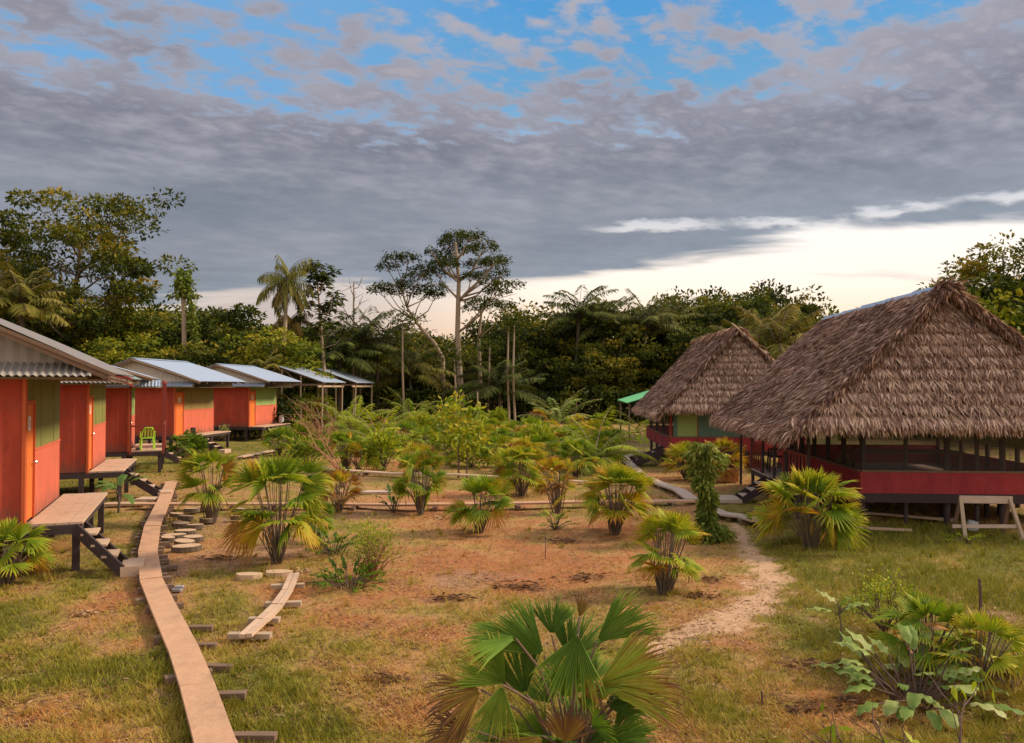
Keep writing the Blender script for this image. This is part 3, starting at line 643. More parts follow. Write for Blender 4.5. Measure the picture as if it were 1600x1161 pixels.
    P = np.stack([xx, np.full(N, yb) + rng.uniform(-.1, .1, N), np.full(N, zb) + rng.uniform(-.02, .16, N)], 1)
    D = nrm(np.stack([rng.normal(0, .25, N), -0.35 + rng.normal(0, .2, N), -0.9 + rng.normal(0, .2, N)], 1))
    lb.quads(leaf_quads(P, D, 0.24, 0.06, rng, 0.1), rng.uniform(0.35, 1.1, N))
    lb.build('eave_fringe', 'thatch', t)
    if ridgecap:
        n = 5; a0 = y0 + .12 + rk; st = (y1 - a0) / n
        for i in range(n):
            a = a0 + st * i; tl = rnd.uniform(-.015, .015)
            m_ = MB()
            m_.prism([(cx - .34, a, az_ - .24 + tl), (cx, a, az_ + .09 + tl), (cx + .34, a, az_ - .24 + tl), (cx + .34, a, az_ - .225 + tl), (cx, a, az_ + .105 + tl), (cx - .34, a, az_ - .225 + tl)], (0, st + .06, 0.025)).build('ridge_sheet', 'tin_roof', t)
        lb = LB(); N = 260; P = np.stack([rng.normal(cx, .12, N), rng.uniform(y0 + rk - .1, y0 + rk + .2, N), az_ + rng.uniform(-.05, .12, N)], 1)
        lb.quads(leaf_quads(P, rng.normal(0, .6, (N, 3)) - np.array([0, .3, .3]), .22, .05, rng, .3), rng.uniform(0, .6, N)); lb.build('ridge_tuft', 'thatch', t)
    else:
        lb = LB(); N = 3000; P = np.stack([rng.normal(cx, .1, N), rng.uniform(y0 + rk - .05, y1, N), az_ + rng.uniform(-.03, .10, N)], 1)
        D = np.stack([rng.choice([-1, 1], N) * .8, rng.normal(0, .3, N), -0.7 + rng.normal(0, .2, N)], 1)
        lb.quads(leaf_quads(P, D, .4, .06, rng, .3), rng.uniform(0.1, .8, N)); lb.build('ridge_tuft', 'thatch', t)
        for sx in (1, ): MB().tube([(cx - .25, y0 + rk - .05, az_ + .2), (cx + half * .75, y0 + rk * .25 - .03, az_ - rise * .75 + .16)], .035, 6).build('rake_pole', 'pale_wood', t)
    # ------- walls
    FH = 0.68; ww = wall_w; hw = FH + 0.48; te = eave_z + 0.1
    MB().box(0, ww, -0.05, 0.0, FH, hw).build('half_wall', 'maroon_wall', t)
    MB().box(-0.05, 0.0, -0.05, L, FH, hw).build('half_wall', 'maroon_wall', t)
    MB().box(ww, ww + .05, -0.05, L, FH, hw).build('half_wall', 'maroon_wall', t)
    MB().box(0, ww, L - .05, L, FH, hw + .1).build('half_wall', 'maroon_wall', t)
    MB().box(-0.02, ww + .02, -0.075, 0.02, hw, hw + 0.045).box(-0.075, .02, 0.021, L, hw, hw + .045).build('sill_rail', 'brown_wood', t)
    MB().box(0, ww, -0.04, -0.035, hw + .045, te).build('insect_net', 'insect_net', t)
    MB().box(-.04, -.035, 0, L, hw + .045, te).build('insect_net', 'insect_net', t)
    MB().box(0.02, ww, 0.0, L - .06, FH - .06, FH).build('floor', 'brown_wood', t)
    return t, dict(FH=FH, hw=hw, te=te, ww=ww, L=L, xl=xl, xr=xr, y0=y0, y1=y1, az=az_, eave=eave_z)
h1, d = hall((7.97, 18.12, 0), -4.7, 'large near thatched hall on the right with tin ridge sheets and dark red half wall', 3.55, 1.68, 3.18, 7.4, 2.10, 0.45, 4.85, 11, y0=-1.32, rk=0.75)
FH, hw, te = d['FH'], d['hw'], d['te']
for i, x in enumerate((0.0, 0.95, 1.85, 2.5, 3.05, 4.0, 4.85)):
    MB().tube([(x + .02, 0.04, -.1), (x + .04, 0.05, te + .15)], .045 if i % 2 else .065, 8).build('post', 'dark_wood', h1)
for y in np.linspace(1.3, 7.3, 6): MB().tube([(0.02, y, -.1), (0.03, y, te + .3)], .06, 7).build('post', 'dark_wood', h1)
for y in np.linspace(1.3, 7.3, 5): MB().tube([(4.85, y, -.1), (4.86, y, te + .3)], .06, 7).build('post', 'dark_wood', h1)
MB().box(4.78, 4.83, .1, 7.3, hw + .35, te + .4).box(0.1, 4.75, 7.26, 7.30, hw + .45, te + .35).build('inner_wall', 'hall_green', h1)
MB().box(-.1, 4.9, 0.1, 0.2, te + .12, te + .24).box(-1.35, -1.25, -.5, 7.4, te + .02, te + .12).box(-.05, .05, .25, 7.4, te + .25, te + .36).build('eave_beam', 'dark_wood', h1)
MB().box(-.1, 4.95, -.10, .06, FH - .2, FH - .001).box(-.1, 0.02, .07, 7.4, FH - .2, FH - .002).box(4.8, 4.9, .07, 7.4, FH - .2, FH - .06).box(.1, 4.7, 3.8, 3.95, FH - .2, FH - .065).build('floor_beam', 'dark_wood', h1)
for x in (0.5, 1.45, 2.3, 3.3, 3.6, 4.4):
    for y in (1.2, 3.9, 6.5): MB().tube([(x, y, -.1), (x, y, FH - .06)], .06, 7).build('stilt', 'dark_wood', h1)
# inner table and benches seen through the net
t = empty('long_table', h1.matrix_world @ Vector((0, 0, 0)) if False else (10.2, 20.6, .68), R(-4.7)); tag(t, 'dark long table inside the near thatched hall, seen through the net', 'table')
MB().box(-1.3, 1.3, -.4, .4, .72, .76).build('table_top', 'brown_wood', t)
for x in (-1.2, 1.2):
    for y in (-.32, .32): MB().box(x - .04, x + .04, y - .04, y + .04, 0.0, .72).build('leg', 'brown_wood', t)
# side deck of the near hall, posts, railing, stairs
dk = MB(); rnd = random.Random(8)
for i in range(5):
    a = -1.32 + i * .25
    for c0_, c1_ in ((0.6, 2.9 + rnd.uniform(-.3, .3)), (3.2, 5.4)): dk.box(a, a + .24, c0_, c1_, FH - .03, FH + .005 + rnd.uniform(0, .006))
dk.build('deck', 'grey_plank', h1)
MB().box(-1.33, -.07, .5, .6, FH - .16, FH - .032).box(-1.33, -.07, 2.8, 2.9, FH - .16, FH - .032).box(-1.33, -.07, 5.3, 5.4, FH - .16, FH - .032).box(-1.33, -1.25, .61, 5.3, FH - .15, FH - .033).build('deck_beam', 'dark_wood', h1)
for y in (.55, 2.0, 3.5, 5.35): MB().tube([(-1.28, y, -.1), (-1.28, y, FH - .1)], .05, 7).build('stilt', 'dark_wood', h1)
for y in (-.35, .7, 1.5, 2.7, 4.0, 5.35, 7.0): MB().tube([(-1.30, y, -.1 if y in (-.35, 7.0) else FH), (-1.27, y + .02, te + .05)], .04, 7).build('porch_post', 'dark_wood', h1)
r_ = MB().bar((-1.3, -.35, FH + .85), (-1.3, 2.0, FH + .85), .06, .05)
for y in np.arange(-.2, 2.0, .28): r_.box(-1.31, -1.28, y, y + .04, FH, FH + .83)
r_.build('railing', 'red_wood', h1)
r_ = MB().bar((-1.3, 4.0, FH + .75), (-1.3, 5.35, FH + .75), .05, .05)
for y in np.arange(4.0, 5.4, .25): r_.box(-1.31, -1.28, y, y + .03, FH, FH + .73)
r_.build('railing', 'red_wood', h1)
for y in (2.75, 3.5): MB().bar((-1.3, y, FH - .08), (-2.15, y, .05), .04, .18).build('stringer', 'dark_wood', h1)
for i in (1, 2, 3): MB().box(-1.35 - .21 * i - .1, -1.35 - .21 * i + .1, 2.78, 3.48, FH - .16 * i - .03, FH - .16 * i).build('tread', 'grey_plank', h1)
MB().box(-2.95, -2.15, 2.6, 3.6, 0.03, .12).build('landing', 'grey_plank', h1)

h2, d = hall((6.05, 30.3, 0), -3.0, 'smaller far thatched hall behind the big one, with green and pink front wall', 3.0, 2.55, 3.2, 7.6, 2.10, 0.4, 5.0, 12, dens=0.62, ridgecap=False)
MB().box(0.1, 4.9, -.052, -.045, hw + .05, te).build('upper_panel', 'hall_teal', h2)
MB().box(0.25, 1.0, -.062, -.054, hw + .05, te).build('shutter', 'bright_green_panel', h2)
for x in (0.0, 1.0, 3.0, 4.9): MB().tube([(x, -.02, -.1), (x, 0, te + .15)], .06, 7).build('post', 'red_wood', h2)
for y in (2, 4, 6): MB().tube([(0, y, -.1), (0, y, te + .15)], .06, 7).build('post', 'dark_wood', h2)
MB().box(-.1, 5.0, .01, .12, FH - .2, FH - .062).build('floor_beam', 'dark_wood', h2)
for y in (.6, 1.5): MB().bar((-.1, y, FH - .05), (-1.35, y, .05), .05, .25).build('stringer', 'dark_wood', h2)
for i in (1, 2, 3): MB().box(-.15 - .3 * i - .12, -.15 - .3 * i + .12, .63, 1.47, FH - .16 * i - .03, FH - .16 * i).build('tread', 'grey_plank', h2)

# green tarp shelter far behind
t = empty('tarp_shelter', (6.9, 44.5, -.25)); tag(t, 'green sheet roof shelter peeking out behind the far thatched hall', 'shelter')
MB().prism([(-.45, 0, 2.45), (2.2, 0, 3.25), (2.2, 4, 3.35), (-.45, 4, 2.55)], (0, 0, -.04)).build('roof_sheet', 'tarp_green', t)
for x, y, z in ((-.3, .2, 2.45), (2, .2, 3.1), (-.3, 3.8, 2.5), (2, 3.8, 3.2)): MB().tube([(x, y, -.1), (x, y, z)], .05, 6).build('post', 'brown_wood', t)

# ================================================================== PLANK WALKS
def walk(name, label, pts, width, z=0.13, m='walk_plank', th=0.045, cat='plank walk', split=1, sleeper=0.55, sl_w=0.9, sl_m='brown_wood', seed=0, sl_r=0.05, square=True):
    """pts: ground points; each pair of points carries one run of planks; sleepers are parts"""
    rnd = random.Random(seed); P = [Vector((p[0], p[1], 0)) for p in pts]
    t = empty(name, P[0]); tag(t, label, cat); o = P[0]
    # mitred boards
    n = len(P); L_ = []; R_ = []
    for i in range(n):
        a = (P[i] - P[i - 1]).normalized() if i else (P[1] - P[0]).normalized(); c = (P[i + 1] - P[i]).normalized() if i < n - 1 else a
        s_ = (a + c).normalized(); nn = Vector((s_.y, -s_.x, 0)); nn = nn / max(0.6, nn.dot(Vector((a.y, -a.x, 0)))); L_.append(-nn); R_.append(nn)
    for k in range(split):
        f0 = -width / 2 + width * k / split + (.004 if k else 0); f1 = -width / 2 + width * (k + 1) / split - (.004 if k < split - 1 else 0)
        for i in range(n - 1):
            a, c = P[i] - o, P[i + 1] - o; e = (c - a).normalized() * 0.004; dz = rnd.uniform(0, .012); dz2 = rnd.uniform(0, .012); rr = rnd.uniform(-.008, .008)
            q_ = [a + R_[i] * f0 + e, a + R_[i] * f1 + e, c + R_[i + 1] * f1 - e, c + R_[i + 1] * f0 - e]
            zz_ = [z + dz, z + dz + rr, z + dz2 + rr, z + dz2]
            MB().prism([(v.x, v.y, h - th) for v, h in zip(q_, zz_)], (0, 0, th)).build('plank', m, t)
    # sleepers
    for i in range(n - 1):
        a, c = P[i] - o, P[i + 1] - o; ln = (c - a).length; sl_ = sleeper[i] if isinstance(sleeper, list) else sleeper; k = max(1, int(ln / sl_)) if sl_ else 0
        for j in range(k):
            p = a.lerp(c, (j + rnd.uniform(.3, .7)) / k); d_ = (c - a).normalized(); nn = Vector((d_.y, -d_.x, 0)); sh = rnd.uniform(-.15, .15) * sl_w; w2 = sl_w * rnd.uniform(.4, .58)
            A = p + nn * (sh - w2); B = p + nn * (sh + w2 * rnd.uniform(.8, 1.2)); h = z - th - sl_r * rnd.uniform(.9, 1.0) - .004
            if square: MB().bar((A.x, A.y, h), (B.x, B.y, h), .11, sl_r * 2).build('sleeper', sl_m, t)
            else: MB().tube([(A.x, A.y, h), (B.x, B.y, h)], sl_r, 8).build('sleeper', sl_m, t)
    return t
def gp(*pts): return [G(x, y, 0.12) for x, y in pts]
walk('plank_walk', 'long winding plank walk in the left foreground, laid on short log sleepers', gp((384, 1290), (338, 1165), (308, 1070), (286, 1012), (256, 950), (236, 905), (231, 862), (238, 822), (255, 785), (268, 752)), 0.32, z=0.13, sl_w=.50, sl_r=.038, seed=1, sleeper=[0, 0, 1.2, 1.1, .5, .36, .36, .34, .4])
walk('plank_walk', 'straight narrow plank walk crossing the middle of the yard from cabin side to thatched hall', gp((212, 787), (330, 787), (470, 787), (600, 788), (730, 787), (860, 785), (980, 783), (1085, 782)), 0.30, z=0.13, sl_w=.5, sl_r=.045, seed=2, sleeper=1.1)
walk('plank_walk', 'far narrow plank walk running across the yard behind the round palm clumps', gp((440, 722), (520, 733), (610, 739), (715, 741), (800, 746), (905, 752), (985, 752)), 0.28, z=0.13, sl_w=.5, sl_r=.045, seed=3, sleeper=1.5, m='plank')
walk('plank_walk', 'short plank walk leading to the far cabins between low palms', gp((375, 714), (392, 710), (430, 703)), 0.3, z=0.13, seed=4, sleeper=1.2, m='plank')
walk('plank_walk', 'farthest short plank run among the green palms in the middle of the yard', gp((585, 706), (630, 708), (670, 712)), 0.3, z=0.13, seed=5, sleeper=1.6, m='plank')
walk('plank_walk', 'pale bent plank walk from the far thatched hall steps to the vine-covered post', gp((1005, 706), (975, 714), (987, 728), (1002, 742), (1030, 755), (1060, 765), (1082, 780)), 0.36, z=0.13, seed=6, sleeper=1.1, m='grey_plank', split=1, sl_w=.4)
walk('plank_walk', 'pale curved double plank walk right of the vine-covered post', gp((1110, 795), (1130, 802), (1160, 806), (1185, 814)), 0.36, z=0.13, seed=7, sleeper=1.0, m='grey_plank', split=2, sl_w=.4)
walk('curved_planks', 'short curved pair of pale planks on four cross pieces in the grass', gp((383, 993), (410, 968), (433, 945), (449, 922), (460, 896)), 0.16, z=0.13, split=2, m='plank', sleeper=.62, sl_w=.48, sl_m='pale_wood', sl_r=.03, seed=9)
# loose boards near the small banana plant
for k, (x, y, l, w, rz, lb_) in enumerate([(195, 791, 1.0, .3, 5, 'loose flat board on the grass left of the banana plant end of the crossing'), (232, 783, .55, .5, 0, 'square wooden step where the two plank walks meet'), (512, 770, .8, .25, -8, 'small grey board lying behind the middle plank walk'), (588, 772, .9, .35, 4, 'low grey pallet behind the middle plank walk near the round palm')]):
    p = G(x, y); o = MB().box(-l / 2, l / 2, -w / 2, w / 2, 0.02, .09).build('loose_board', 'plank' if k < 2 else 'grey_plank', None, bevel=.008); o.location = p; o.rotation_euler = (0, 0, R(rz)); tag(o, lb_, 'board')
# foreground right-hand loose sleepers of the walk
for k, (x, y, l) in enumerate([(314, 986, .30), (338, 1048, .36), (357, 1092, .34), (396, 1158, .4), (322, 1014, .25), (262, 890, .30)]):
    p = G(x, y); o = MB().box(-l / 2, l / 2, -.045, .045, 0.0, .07).build('offcut', 'brown_wood', None, bevel=.006); o.location = p; o.rotation_euler = (0, 0, R([3, -4, 6, 0, 2, 12][k]))
    tag(o, ['squared timber offcut beside the bend of the long plank walk', 'long pale offcut sticking out right of the foreground plank walk', 'weathered offcut right of the plank walk near the bottom', 'timber offcut at the bottom edge beside the plank walk end', 'small second offcut just below the squared one at the walk bend', 'dark offcut by the cabin stair landing and the plank walk'][k], 'timber', 'timber offcuts along the long plank walk')
# log rounds laid as stepping discs
rnd = random.Random(3)
logs = [(300, 800, .30), (290, 812, .26), (283, 823, .30), (305, 826, .25), (290, 835, .36), (272, 842, .34), (302, 845, .3), (288, 852, .32), (291, 860, .38), (318, 797, .24), (275, 808, .22), (322, 816, .22), (262, 846, .2), (372, 800, .22), (368, 812, .18)]
names = ['topmost', 'small upper', 'left upper', 'narrow right', 'broad middle', 'left middle', 'right middle', 'long lower', 'largest lowest', 'small right top', 'small left top', 'split right', 'tiny left', 'lone cut', 'lone dark']
L0 = None
for k, (x, y, r) in enumerate(logs):
    p = G(x, y)
    if L0 is None or True:
        m_ = MB(); n = 18; ring = [(math.cos(a) * (1 + rnd.uniform(-.06, .06)), math.sin(a) * (1 + rnd.uniform(-.06, .06))) for a in [i * 2 * math.pi / n for i in range(n)]]
        root = empty('log_round', p, rnd.uniform(0, 6)); r *= .72; root.scale = (r, r * .72, 1)
        m_.prism([(a, b_, 0) for a, b_ in ring], (0, 0, .09)).build('bark_rim', 'bark', root)
        MB().prism([(a * .95, b_ * .95, .0905) for a, b_ in ring], (0, 0, .004)).build('cut_face', 'log_end', root)
        root.rotation_euler = (R(rnd.uniform(-4, 4)), R(rnd.uniform(-4, 4)), rnd.uniform(-.5, .5))
        tag(root, names[k] + (' log slice of the stepping discs beside the long plank walk' if k < 13 else ' log slice on the bare ground between two fan palms'), 'log slice', 'sawn log slices on the bare ground')
for k, (x, y, r) in enumerate([(388, 905, .20), (434, 901, .22)]):
    p = G(x, y); o = MB().prism([(math.cos(a) * r * (1 + .15 * math.sin(3 * a + k)), math.sin(a) * r * .6, 0) for a in [i * .35 for i in range(18)]], (0, 0, .09)).build('log_slab', 'log_end'); o.location = p; tag(o, ['left flat log slab above the curved pair of planks', 'right flat log slab above the curved pair of planks'][k], 'log slab', 'flat log slabs')
# long boards lying in front of the near hall
for (a, c, w, s) in (((1335, 803), (1492, 816), .16, 'long pale board lying along the foot of the near thatched hall'), ((1320, 828), (1425, 832), .05, 'thin pale stick lying in the grass in front of the near hall'), ((1160, 783), (1250, 783), .0, '')):
    if not s: continue
    A = G(*a); B = G(*c); o = MB().bar(A + Vector((0, 0, .06)), B + Vector((0, 0, .05)), w, .05).build('long_board', 'plank'); tag(o, s, 'board')
# saw horse at the right
t = empty('saw_horse', Vector((9.85, 16.55, 0)), R(-6)); tag(t, 'grey wooden trestle frame standing in front of the near thatched hall at the right edge', 'trestle')
Zt = .78
for x in (-.48, .48):
    MB().bar((x - .02, -.02, Zt), (x * 1.16, -.34, 0), .07, .045).build('leg', 'pale_wood', t); MB().bar((x, .02, Zt), (x * 1.05, .36, 0), .07, .045).build('leg', 'brown_wood', t)
MB().bar((-.52, 0, Zt - .03), (.52, 0, Zt - .03), .05, .15).build('top_board', 'grey_plank', t)
MB().bar((-.75, -.2, .22), (.52, -.2, .24), .04, .07).build('cross_board', 'grey_plank', t)
MB().bar((.5, -.35, .0), (.95, -.45, .03), .08, .05).build('foot_board', 'grey_plank', t)
o = MB().tube([(0, 0, 0.0), (0, 0, .12), (0.02, 0, .2)], [.11, .12, .1], 10).build('bucket', 'rubbish'); o.location = Vector((9.95, 17.2, 0)); tag(o, 'small pale bucket on the ground under the wooden trestle', 'bucket')
# fence poles and wires in the middle distance
for k, (x, yb, yt, r, nm) in enumerate([(746, 672, 612, .055, 'pale upright pole standing right of the emergent tree trunk'), (1531, 958, 905, .022, 'thin dark stake in the grass at the right'), (852, 870, 836, .008, 'thin twig upright in the orange dry grass'), (1190, 1105, 1080, .012, 'short stub of stem in the dry grass of the right foreground')]):
    p = G(x, yb); h = (yb - yt) / F * p.y; o = MB().tube([(0, 0, -.1), (r * .6, 0, h * .5), (0, 0, h)], [r, r * .9, r * .8], 7).build('pole', 'pale_wood' if k == 0 else 'dark_twig'); o.location = p; tag(o, nm, 'pole')
t = empty('wire_fence', G(640, 662)); tag(t, 'sagging wire fence strung in front of the dark forest edge', 'fence')
for i, x in enumerate((-9, -5, -1, 3, 7, 11, 14)): MB().tube([(x, 1.2, -.1), (x + .05, 1.2, 1.9)], .05, 6).build('post', 'pale_wood', t)
for z in (1.0, 1.75): MB().tube([(x, 1.2, z - .12 * math.sin(math.pi * ((x + 9) % 4) / 4)) for x in np.arange(-9, 14.1, 1.0)], .014, 4).build('wire', 'grey_plank', t)
# ================================================================== SMALL THINGS ON DECKS
def chair(loc, rz, label, m, name='plastic_chair'):
    t = empty(name, loc, rz); tag(t, label, 'chair')
    bk = MB()
    pts = [(-.22, .40), (-.2, .62), (-.12, .80), (.12, .80), (.2, .62), (.22, .40)]
    for (x0, z0), (x1, z1) in zip(pts[:-1], pts[1:]): bk.bar((x0, .2 + (z0 - .4) * .25, z0), (x1, .2 + (z1 - .4) * .25, z1), .03, .035)
    for x in (-.1, 0, .1): bk.bar((x, .2, .42), (x, .29, .80), .05, .015)
    bk.build('backrest', m, t)
    MB().box(-.23, .23, -.22, .22, .40, .43).build('seat', m, t, bevel=.01)
    for x in (-.2, .2):
        for y in (-.2, .2): MB().bar((x, y, .4), (x * 1.15, y * 1.15, 0), .045, .045).build('leg', m, t)
        MB().bar((x * 1.1, -.2, .4), (x * 1.1, -.18, .62), .035, .035).bar((x * 1.1, -.2, .62), (x * 1.1, .24, .64), .05, .03).build('armrest', m, t)
    return t
def loc_in(o, x, y, z):
    c, s_ = math.cos(o.rotation_euler[2]), math.sin(o.rotation_euler[2]); return (o.location.x + c * x - s_ * y, o.location.y + s_ * x + c * y, z)
chair(loc_in(c3, .62, .55, FL + .03), R(-150), 'lime green plastic chair on the railed porch of the third cabin', 'plastic_green')
chair(loc_in(h1, -.8, 4.5, FH + .01), R(-100), 'dark chair on the side deck of the near thatched hall', 'dark_wood', 'wooden_chair')
o = MB().prism([(-.18, 0, 0), (-.2, 0, .5), (.2, 0, .52), (.18, 0, 0)], (0, .1, 0)).box(-.15, .15, -.15, 0, .22, .26).build('speaker_box', 'dark_wood'); o.location = loc_in(h1, -.45, 4.0, FH + .01); o.rotation_euler = (0, 0, R(-10)); tag(o, 'dark board leaning beside the chair on the hall deck', 'board'); o.name = 'leaning_board'
t = empty('cargo_box', G(1137, 752), R(8)); tag(t, 'orange-brown box under the side deck of the near thatched hall', 'box')
MB().box(-.3, .3, -.2, .2, 0, .36).build('box_body', 'orange_box', t, bevel=.01); MB().box(-.32, .32, -.22, .22, .365, .40).build('lid', 'orange_box', t)
o = MB().tube([(0, 0, 0), (0, 0, .1), (0.02, 0, .22), (.03, 0, .3)], [.12, .17, .16, .06], 10).build('water_container', 'blue_plastic'); o.location = loc_in(h1, -1.0, 1.0, FH + .01); o.scale = (1.3, 1, 1); tag(o, 'light blue plastic container on the hall deck behind the wide fan palm', 'container')
o = MB().tube([(0, 0, 0), (0, 0, .02), (0, 0, .3), (0, 0, .32)], [.1, .12, .12, .1], 10).build('waste_bin', 'ink'); o.location = loc_in(c4, .3, 1.35, FL + .03); tag(o, 'small dark bin standing on the deck of the fourth cabin', 'bin')
for k, (cc, x, y, s) in enumerate([(c5, .3, 3.3, 'pair of dark shoes on the deck of the farthest cabin'), (c3, .35, 0.2, 'dark shoes left by the door on the railed porch')]):
    o = MB().box(-.1, 0, -.05, .05, 0, .05).box(-.1, -.04, -.05, .05, .05, .09).box(-.1, 0, .09, .19, 0, .05).box(-.1, -.04, .09, .19, .05, .09).build('shoes', 'dark_wood', bevel=.015); o.location = loc_in(cc, x, y, FL + .03); tag(o, s, 'shoes')
o = MB().tube([(0, 0, 0), (0, 0, .05), (0, 0, .45), (0.0, 0, .5)], [.14, .17, .15, .08], 10).build('sack', 'rubbish'); o.location = loc_in(c5, .45, 3.95, FL + .03); tag(o, 'pale sack standing at the far end of the farthest cabin deck', 'sack')
o = MB().box(-.2, .2, -.15, .15, 0, .1).box(-.1, .25, -.05, .2, .1, .16).build('stone_block', 'stone', bevel=.02); o.location = G(277, 924, 0); o.scale = (.35, .35, .5); tag(o, 'small grey block lying right of the cabin stair landing', 'stone')
# ================================================================== PLANT BUILDERS
def unit(v): v = np.asarray(v, float); return v / max(1e-9, np.linalg.norm(v))
def fan_blade(lb, hub, d, up, Rr, rng, nseg=18, spread=1.75, droop=0.25, tint=0.3, fold=0.0, split=0.55, tiptint=0.22):
    """pleated fan leaf: segments joined near the hub, free and drooping at the tips"""
    d = unit(d); up = unit(np.asarray(up) - d * np.dot(up, d)); s = np.cross(d, up)
    ang = np.linspace(-spread, spread, nseg + 1)
    V = []; Fc = []; T = []
    clefts = set(rng.choice(np.arange(2, nseg - 1), 3, replace=False)) if nseg > 6 else set()
    sp = [split * rng.uniform(.85, 1.15) * (0.35 if i in clefts else 1) for i in range(nseg + 1)]
    tw = rng.uniform(-.2, .2)
    def P(a, r, lift=0.0):
        x = math.cos(a) * r; y = math.sin(a) * r
        p = hub + d * x + s * y + up * (lift + 0.16 * Rr * (abs(math.sin(a)) ** 2) * fold * (r / Rr))
        p = p - np.array([0, 0, 1]) * droop * Rr * (r / Rr) ** 2.2 * (1.0 + 0.5 * abs(math.sin(a)))
        return p
    for i in range(nseg):
        a0, a1 = ang[i], ang[i + 1]; am = (a0 + a1) / 2; ln = Rr * (0.80 + 0.20 * math.cos(am * .8)) * rng.uniform(0.86, 1.04)
        dr = droop; k0 = len(V); t0 = tint + rng.uniform(-.07, .07)
        j0 = ln * min(sp[i], .8); j1 = ln * min(sp[i + 1], .8)
        pl_ = 0.05 * Rr
        hw0 = (a1 - a0) * .5
        V += [P(a0, .05 * Rr), P(am, .05 * Rr, pl_ * .2), P(a1, .05 * Rr)]
        T += [t0 - .1] * 3
        V += [P(a0, j0), P(am, (j0 + j1) / 2, pl_), P(a1, j1)]; T += [t0, t0 - .04, t0]
        e = .5 * (1 + max(sp[i], sp[i + 1])); rr = ln * min(.93, e if nseg < 18 else j0 / ln + .45 * (1 - j0 / ln)); wj = hw0 * (.42 if nseg < 18 else .50)
        am2 = am + rng.uniform(-.03, .03) + tw * .05
        V += [P(am2 - wj, rr), P(am2, rr, pl_ * .5), P(am2 + wj, rr)]; T += [t0 + tiptint * .6] * 3
        V += [P(am2, ln) - np.array([0, 0, 1]) * rng.uniform(0, .05) * Rr]; T += [t0 + tiptint * 1.4]
        for r_ in (0, 3): Fc += [(k0 + r_, k0 + r_ + 1, k0 + r_ + 4, k0 + r_ + 3), (k0 + r_ + 1, k0 + r_ + 2, k0 + r_ + 5, k0 + r_ + 4)]
        Fc += [(k0 + 6, k0 + 7, k0 + 9), (k0 + 7, k0 + 8, k0 + 9)]
    lb.raw(V, Fc, T)
def fan_palm(name, loc, label, h=1.6, w=1.6, nl=30, seed=0, nseg=20, m='fan_leaf', tint=0.25, yellow=0.2, group='fan-leaved palm clumps in the yard', cat='fan palm', split_leaves=False, sticks=7, dens=1.0, erect=0.0, sp=(.38, .60)):
    rng = np.random.default_rng(seed); t = empty(name, loc, rng.uniform(0, 6.28)); t.rotation_euler[0] = rng.normal(0, .05); t.rotation_euler[1] = rng.normal(0, .05); tag(t, label, cat, group)
    st = MB(); lb = LB(); k = 0
    for i in range(nl):
        f = (i + .5) / nl; az_ = i * 2.39996 + rng.uniform(-.3, .3)
        elv = R(88 - 52 * f ** 0.9 + rng.uniform(-8, 8))
        Rr = min(w * (.33 if not split_leaves else .40), h * .38) * rng.uniform(.8, 1.15) * (0.85 if f < .15 else 1)
        pl_ = (h - Rr * .42) * (0.93 if f < .4 else (1.0 - .35 * (f - .4))) ; 
        hubr = min(w / 2 - Rr * .62, pl_ * math.cos(elv)) * rng.uniform(.7, 1.05); hubz = max(.42 * h, pl_ * math.sin(elv) * .97)
        if f > .55: hubz = min(hubz, h * rng.uniform(.30, .70))
        o = np.array([math.cos(az_), math.sin(az_), 0]); base = o * rng.uniform(0.0, .07); base[2] = 0
        hub = o * max(hubr, .05) + np.array([0, 0, hubz])
        mid = base * .4 + hub * .6 + np.array([0, 0, .09 * h]) * f
        stp = MB() if split_leaves else st
        stp.tube([base, (base + mid) / 2, mid, hub], [.011, .009, .008, .005], 4)
        pe = math.atan2(hubz - mid[2], max(.03, hubr - np.linalg.norm(mid[:2])))
        le = pe - R(rng.uniform(-12, 34) + 40 * f)
        d = o * math.cos(le) + np.array([0, 0, math.sin(le)]); up = -o * math.sin(le) + np.array([0, 0, math.cos(le)])
        jit = rng.normal(0, .30, 3); 
        tt = tint + .06 + .75 * yellow * rng.beta(1.2, 2.2) * (0.7 + 1.2 * f) + (0.45 if rng.uniform() < .03 + .07 * (f > .75) else 0)
        lf = LB() if split_leaves else lb
        if split_leaves and f > .66: tt += .30
        fan_blade(lf, hub, d + jit, up + rng.normal(0, .55, 3), Rr, rng, nseg, spread=rng.uniform(1.0, 1.55), droop=rng.uniform(.0, .16) + (.30 * f if rng.uniform() < .45 else .05), tint=tt, fold=rng.uniform(-.3, 1.3), split=rng.uniform(*sp))
        if split_leaves:
            fr = stp.build('petiole', 'brown_wood', t); l_ = lf.build('frond', m, t); 
    if not split_leaves:
        for i in range(sticks):
            a = rng.uniform(0, 6.28); r_ = rng.uniform(.02, .14); l_ = rng.uniform(.25, .5) * h; q_ = np.array([math.cos(a), math.sin(a), 0])
            st.tube([q_ * r_, q_ * (r_ + rng.uniform(.0, .18)) + np.array([rng.normal(0, .03), rng.normal(0, .03), l_])], [.016, .011], 4)
        st.build('stems', 'bark', t)
        # dead hanging fan scraps
        N = 14; P = np.stack([rng.normal(0, w * .16, N), rng.normal(0, w * .16, N), rng.uniform(.25, .55, N) * h], 1)
        lb.quads(leaf_quads(P, np.stack([rng.normal(0, .5, N), rng.normal(0, .5, N), -np.ones(N)], 1), .30 * h * .6, .035, rng, .1), rng.uniform(.86, 1, N))
        lb.build('fronds', m, t)
    return t
